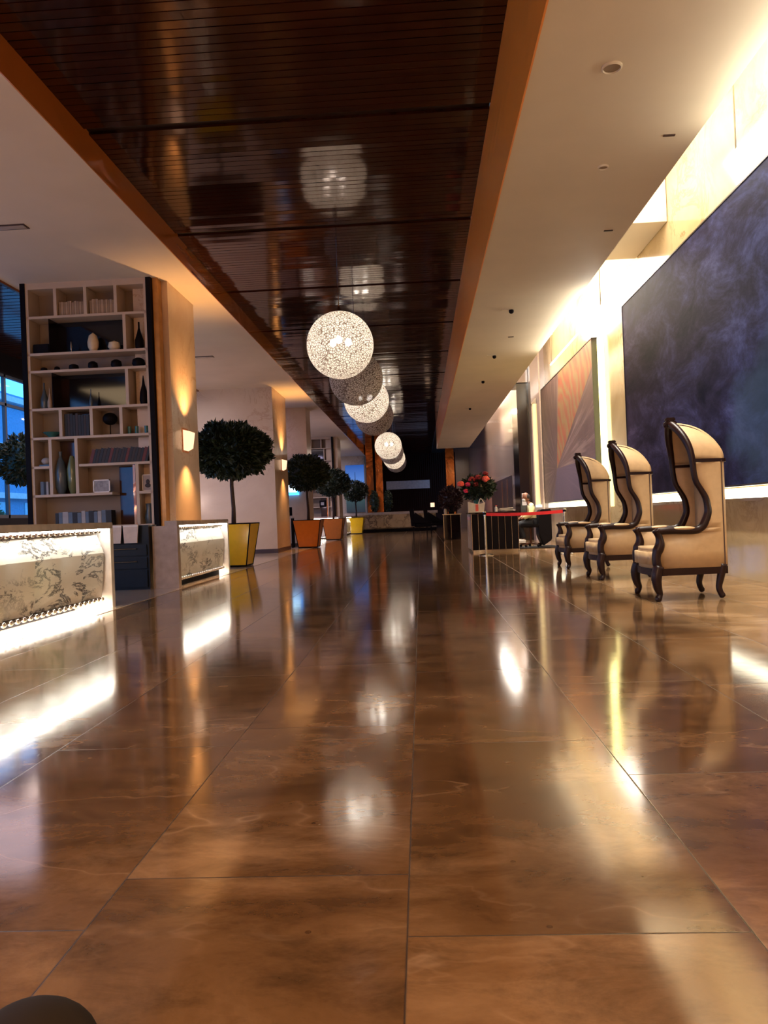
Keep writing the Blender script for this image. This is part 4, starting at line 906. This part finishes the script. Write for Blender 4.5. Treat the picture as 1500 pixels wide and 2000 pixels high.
# seated person, facing left
def skin(name, verts, edges, radii, mat, parent, sub=2, root=0):
    me = bpy.data.meshes.new(name); me.from_pydata([Vector(v) for v in verts], edges, []); me.materials.append(M[mat])
    o = bpy.data.objects.new(name, me); COL.objects.link(o); o.parent = parent
    md = o.modifiers.new('skin', 'SKIN'); md.use_smooth_shade = True
    for i, r in enumerate(radii): me.skin_vertices[0].data[i].radius = (r if isinstance(r, tuple) else (r, r))
    me.skin_vertices[0].data[root].use_root = True
    s = o.modifiers.new('sub', 'SUBSURF'); s.levels = sub; s.render_levels = sub
    return o
pr = empty('person', (2.96, 20.5, 0.02), 0, 'seated balding man in a cream shirt, dark tie and face mask, hands before him', 'person')
V = [(-0.04, 0, 0.66), (-0.03, 0, 0.80), (-0.03, 0, 0.95), (-0.05, 0, 1.07), (-0.10, 0, 1.15), (-0.135, 0, 1.22),
     (-0.05, 0.17, 1.05), (-0.08, 0.22, 0.86), (-0.30, 0.14, 0.78), (-0.36, 0.12, 0.77),
     (-0.05, -0.17, 1.05), (-0.08, -0.22, 0.86), (-0.28, -0.14, 0.76), (-0.34, -0.12, 0.75),
     (-0.06, 0.10, 0.64), (-0.40, 0.12, 0.62), (-0.34, 0.12, 0.32), (-0.33, 0.12, 0.21),
     (-0.06, -0.10, 0.64), (-0.40, -0.12, 0.62), (-0.28, -0.12, 0.32), (-0.27, -0.12, 0.21)]
E = [(0, 1), (1, 2), (2, 3), (3, 4), (4, 5), (3, 6), (6, 7), (7, 8), (8, 9), (3, 10), (10, 11), (11, 12), (12, 13), (0, 14), (14, 15), (15, 16), (16, 17), (0, 18), (18, 19), (19, 20), (20, 21)]
RR = [(0.13, 0.11), (0.13, 0.11), (0.13, 0.11), (0.10, 0.09), 0.05, 0.048, 0.055, 0.042, 0.032, 0.028, 0.055, 0.042, 0.032, 0.028, 0.08, 0.062, 0.045, 0.035, 0.08, 0.062, 0.045, 0.035]
skin('body', V, E, RR, 'skin', pr)
def grow(idx, extra): return [tuple(a + extra for a in RR[i]) if isinstance(RR[i], tuple) else RR[i] + extra for i in idx]
ids = [0, 1, 2, 3, 4, 6, 7, 8, 10, 11, 12]; mp = {v: k for k, v in enumerate(ids)}
Vs = [V[i] for i in ids]; skin('shirt', Vs, [(mp[a], mp[b]) for a, b in E if a in mp and b in mp], grow(ids, 0.030), 'shirt', pr)
ids = [0, 14, 15, 16, 17, 18, 19, 20, 21]; mp = {v: k for k, v in enumerate(ids)}
skin('trousers', [V[i] for i in ids], [(mp[a], mp[b]) for a, b in E if a in mp and b in mp], grow(ids, 0.017), 'trouser', pr)
hd = MB(); hd.sph((0, 0, 0), 1, 24, (0.098, 0.076, 0.122))
for v in hd.b.verts:
    if v.co.x < 0 and v.co.z < 0: v.co.x *= 1.0 - 0.10 * (v.co.z / -0.122); v.co.y *= 0.85
hd.sph((-0.103, 0, -0.01), 0.018, 10, (1, 0.8, 1.4)); hd.sph((0.0, 0.078, -0.005), 0.028, 10, (0.7, 0.35, 1.1)); hd.sph((0.0, -0.078, -0.005), 0.028, 10, (0.7, 0.35, 1.1))
for s in (1, -1): hd.sph((-0.088, s * 0.033, 0.018), 0.013, 8)
h = hd.build('head', 'skin', pr, True); h.location = (-0.165, 0, 1.315); h.rotation_euler = (0, math.radians(-14), 0)
MB().sph((-0.070, 0, -0.055), 1, 18, (0.055, 0.060, 0.050)).build('face_mask', 'mask', h, True)
MB().sph((0.035, 0, 0.0), 1, 18, (0.075, 0.080, 0.085)).build('hair', 'hair', h, True)
for s in (1, -1): MB().sph((-0.098, s * 0.033, 0.018), 0.006, 8).build('eye', 'black', h, True)
MB().prism([(-0.175, 1.09), (-0.155, 1.10), (-0.155, 0.84), (-0.18, 0.82), (-0.19, 0.86)], -0.025, 0.025, 'y').build('tie', 'piping', pr)
for s, hx, hz in ((1, -0.37, 0.77), (-1, -0.35, 0.75)):
    vs = [(hx, s * 0.12, hz), (hx - 0.05, s * 0.115, hz - 0.005)]; es = [(0, 1)]; rs_ = [(0.026, 0.018), (0.03, 0.015)]
    for k in range(4):
        y = s * 0.115 + (k - 1.5) * 0.018; L = (0.035, 0.042, 0.038, 0.03)[k]; b = len(vs)
        vs += [(hx - 0.07, y, hz - 0.006), (hx - 0.07 - L * 0.6, y, hz - 0.014), (hx - 0.07 - L, y, hz - 0.034)]; es += [(1, b), (b, b + 1), (b + 1, b + 2)]; rs_ += [0.009, 0.008, 0.007]
    b = len(vs); vs += [(hx - 0.02, s * 0.085, hz + 0.005), (hx - 0.055, s * 0.07, hz)]; es += [(0, b), (b, b + 1)]; rs_ += [0.01, 0.008]
    skin('hand', vs, es, rs_, 'skin', pr, 1)
for s, x in ((1, -0.36), (-1, -0.30)):
    sh = MB(); sh.sph((x - 0.04, s * 0.12, 0.17), 1, 14, (0.125, 0.045, 0.045)); sh.box(x - 0.15, x + 0.07, s * 0.12 - 0.04, s * 0.12 + 0.04, 0.125, 0.145); sh.build('shoe', 'white', pr, True, autosmooth=40)
# pedestal with dark foliage between desk and far counter
t = empty('side_pedestal', (1.1, 29.0, 0), 0, 'black glossy pedestal left of the podium desk', 'pedestal')
MB().box(-0.26, 0.36, -0.3, 0.3, 0, 0.93).build('body', 'blackgloss', t); MB().box(-0.3, 0.4, -0.34, 0.34, 0.93, 0.96).build('pedestal_top', 'steel', t)
for x in (-0.27, 0.0, 0.35): MB().box(x, x + 0.012, -0.31, -0.3, 0.05, 0.93).build('upright_strip', 'steel', t)
t = empty('potted_plant', (1.15, 29.0, 0.96), 0, 'dark reddish plant on the black pedestal', 'plant'); f = foliage(500, 0.36, 0.42, 51, 0.16).build('foliage', P('dark red leaf', (0.03, 0.008, 0.010), 0.5), t); f.location = (0, 0, 0.55); MB().lathe([(0.1, 0), (0.14, 0.2), (0.12, 0.2)], seg=14).build('pot', 'black', t)
tag(MB().lathe([(0.05, 0.0), (0.06, 0.12), (0.04, 0.2)], seg=14).build('candle_glass', 'egg'), 'small pale candle glass on the left edge of the black pedestal', 'candle').location = (0.92, 28.8, 0.96)
# lounge chairs at the far end
def lounge(x, y, rz, label):
    t = empty('lounge_chair', (x, y, 0), rz, label, 'lounge chair', 'black lounge chairs at the far end')
    MB().box(-0.5, 0.4, -0.45, 0.45, 0.35, 0.55, 0.04).build('seat', 'black', t, True, autosmooth=40)
    b = MB(); b.prism([(0.3, 0.4), (0.55, 0.4), (0.62, 1.25), (0.42, 1.3), (0.35, 0.9)], -0.45, 0.45, 'y'); b.build('backrest', 'black', t)
    for s in (1, -1):
        MB().prism([(-0.55, 0.55), (-0.2, 0.72), (0.35, 1.1), (0.45, 0.55)], s * 0.45 - 0.05, s * 0.45 + 0.05, 'y').build('armrest', 'black', t)
        for x_ in (-0.45, 0.45): MB().box(x_ - 0.03, x_ + 0.03, s * 0.4 - 0.03, s * 0.4 + 0.03, 0, 0.36).build('leg', 'black', t)
lounge(0.05, 38.8, PI, 'black high backed lounge chair before the far counter, left one'); lounge(0.75, 41.6, PI, 'black high backed lounge chair before the far counter, right one')
# dark round cushion at the very front
t = empty('floor_pouf', (-0.70, 1.27, 0.0), 0, 'dark fuzzy rounded pouf cut by the bottom left corner of the photo', 'pouf')
pf = MB(); pf.sph((0, 0, 0.095), 0.118, 32, (1.0, 1.0, 0.80)); pf.build('cushion', 'fabric_dk', t, True)
MB().tube([(0.119 * math.cos(a / 24 * 2 * PI), 0.119 * math.sin(a / 24 * 2 * PI), 0.095) for a in range(25)], 0.004, 6).build('seam', 'piping', t)
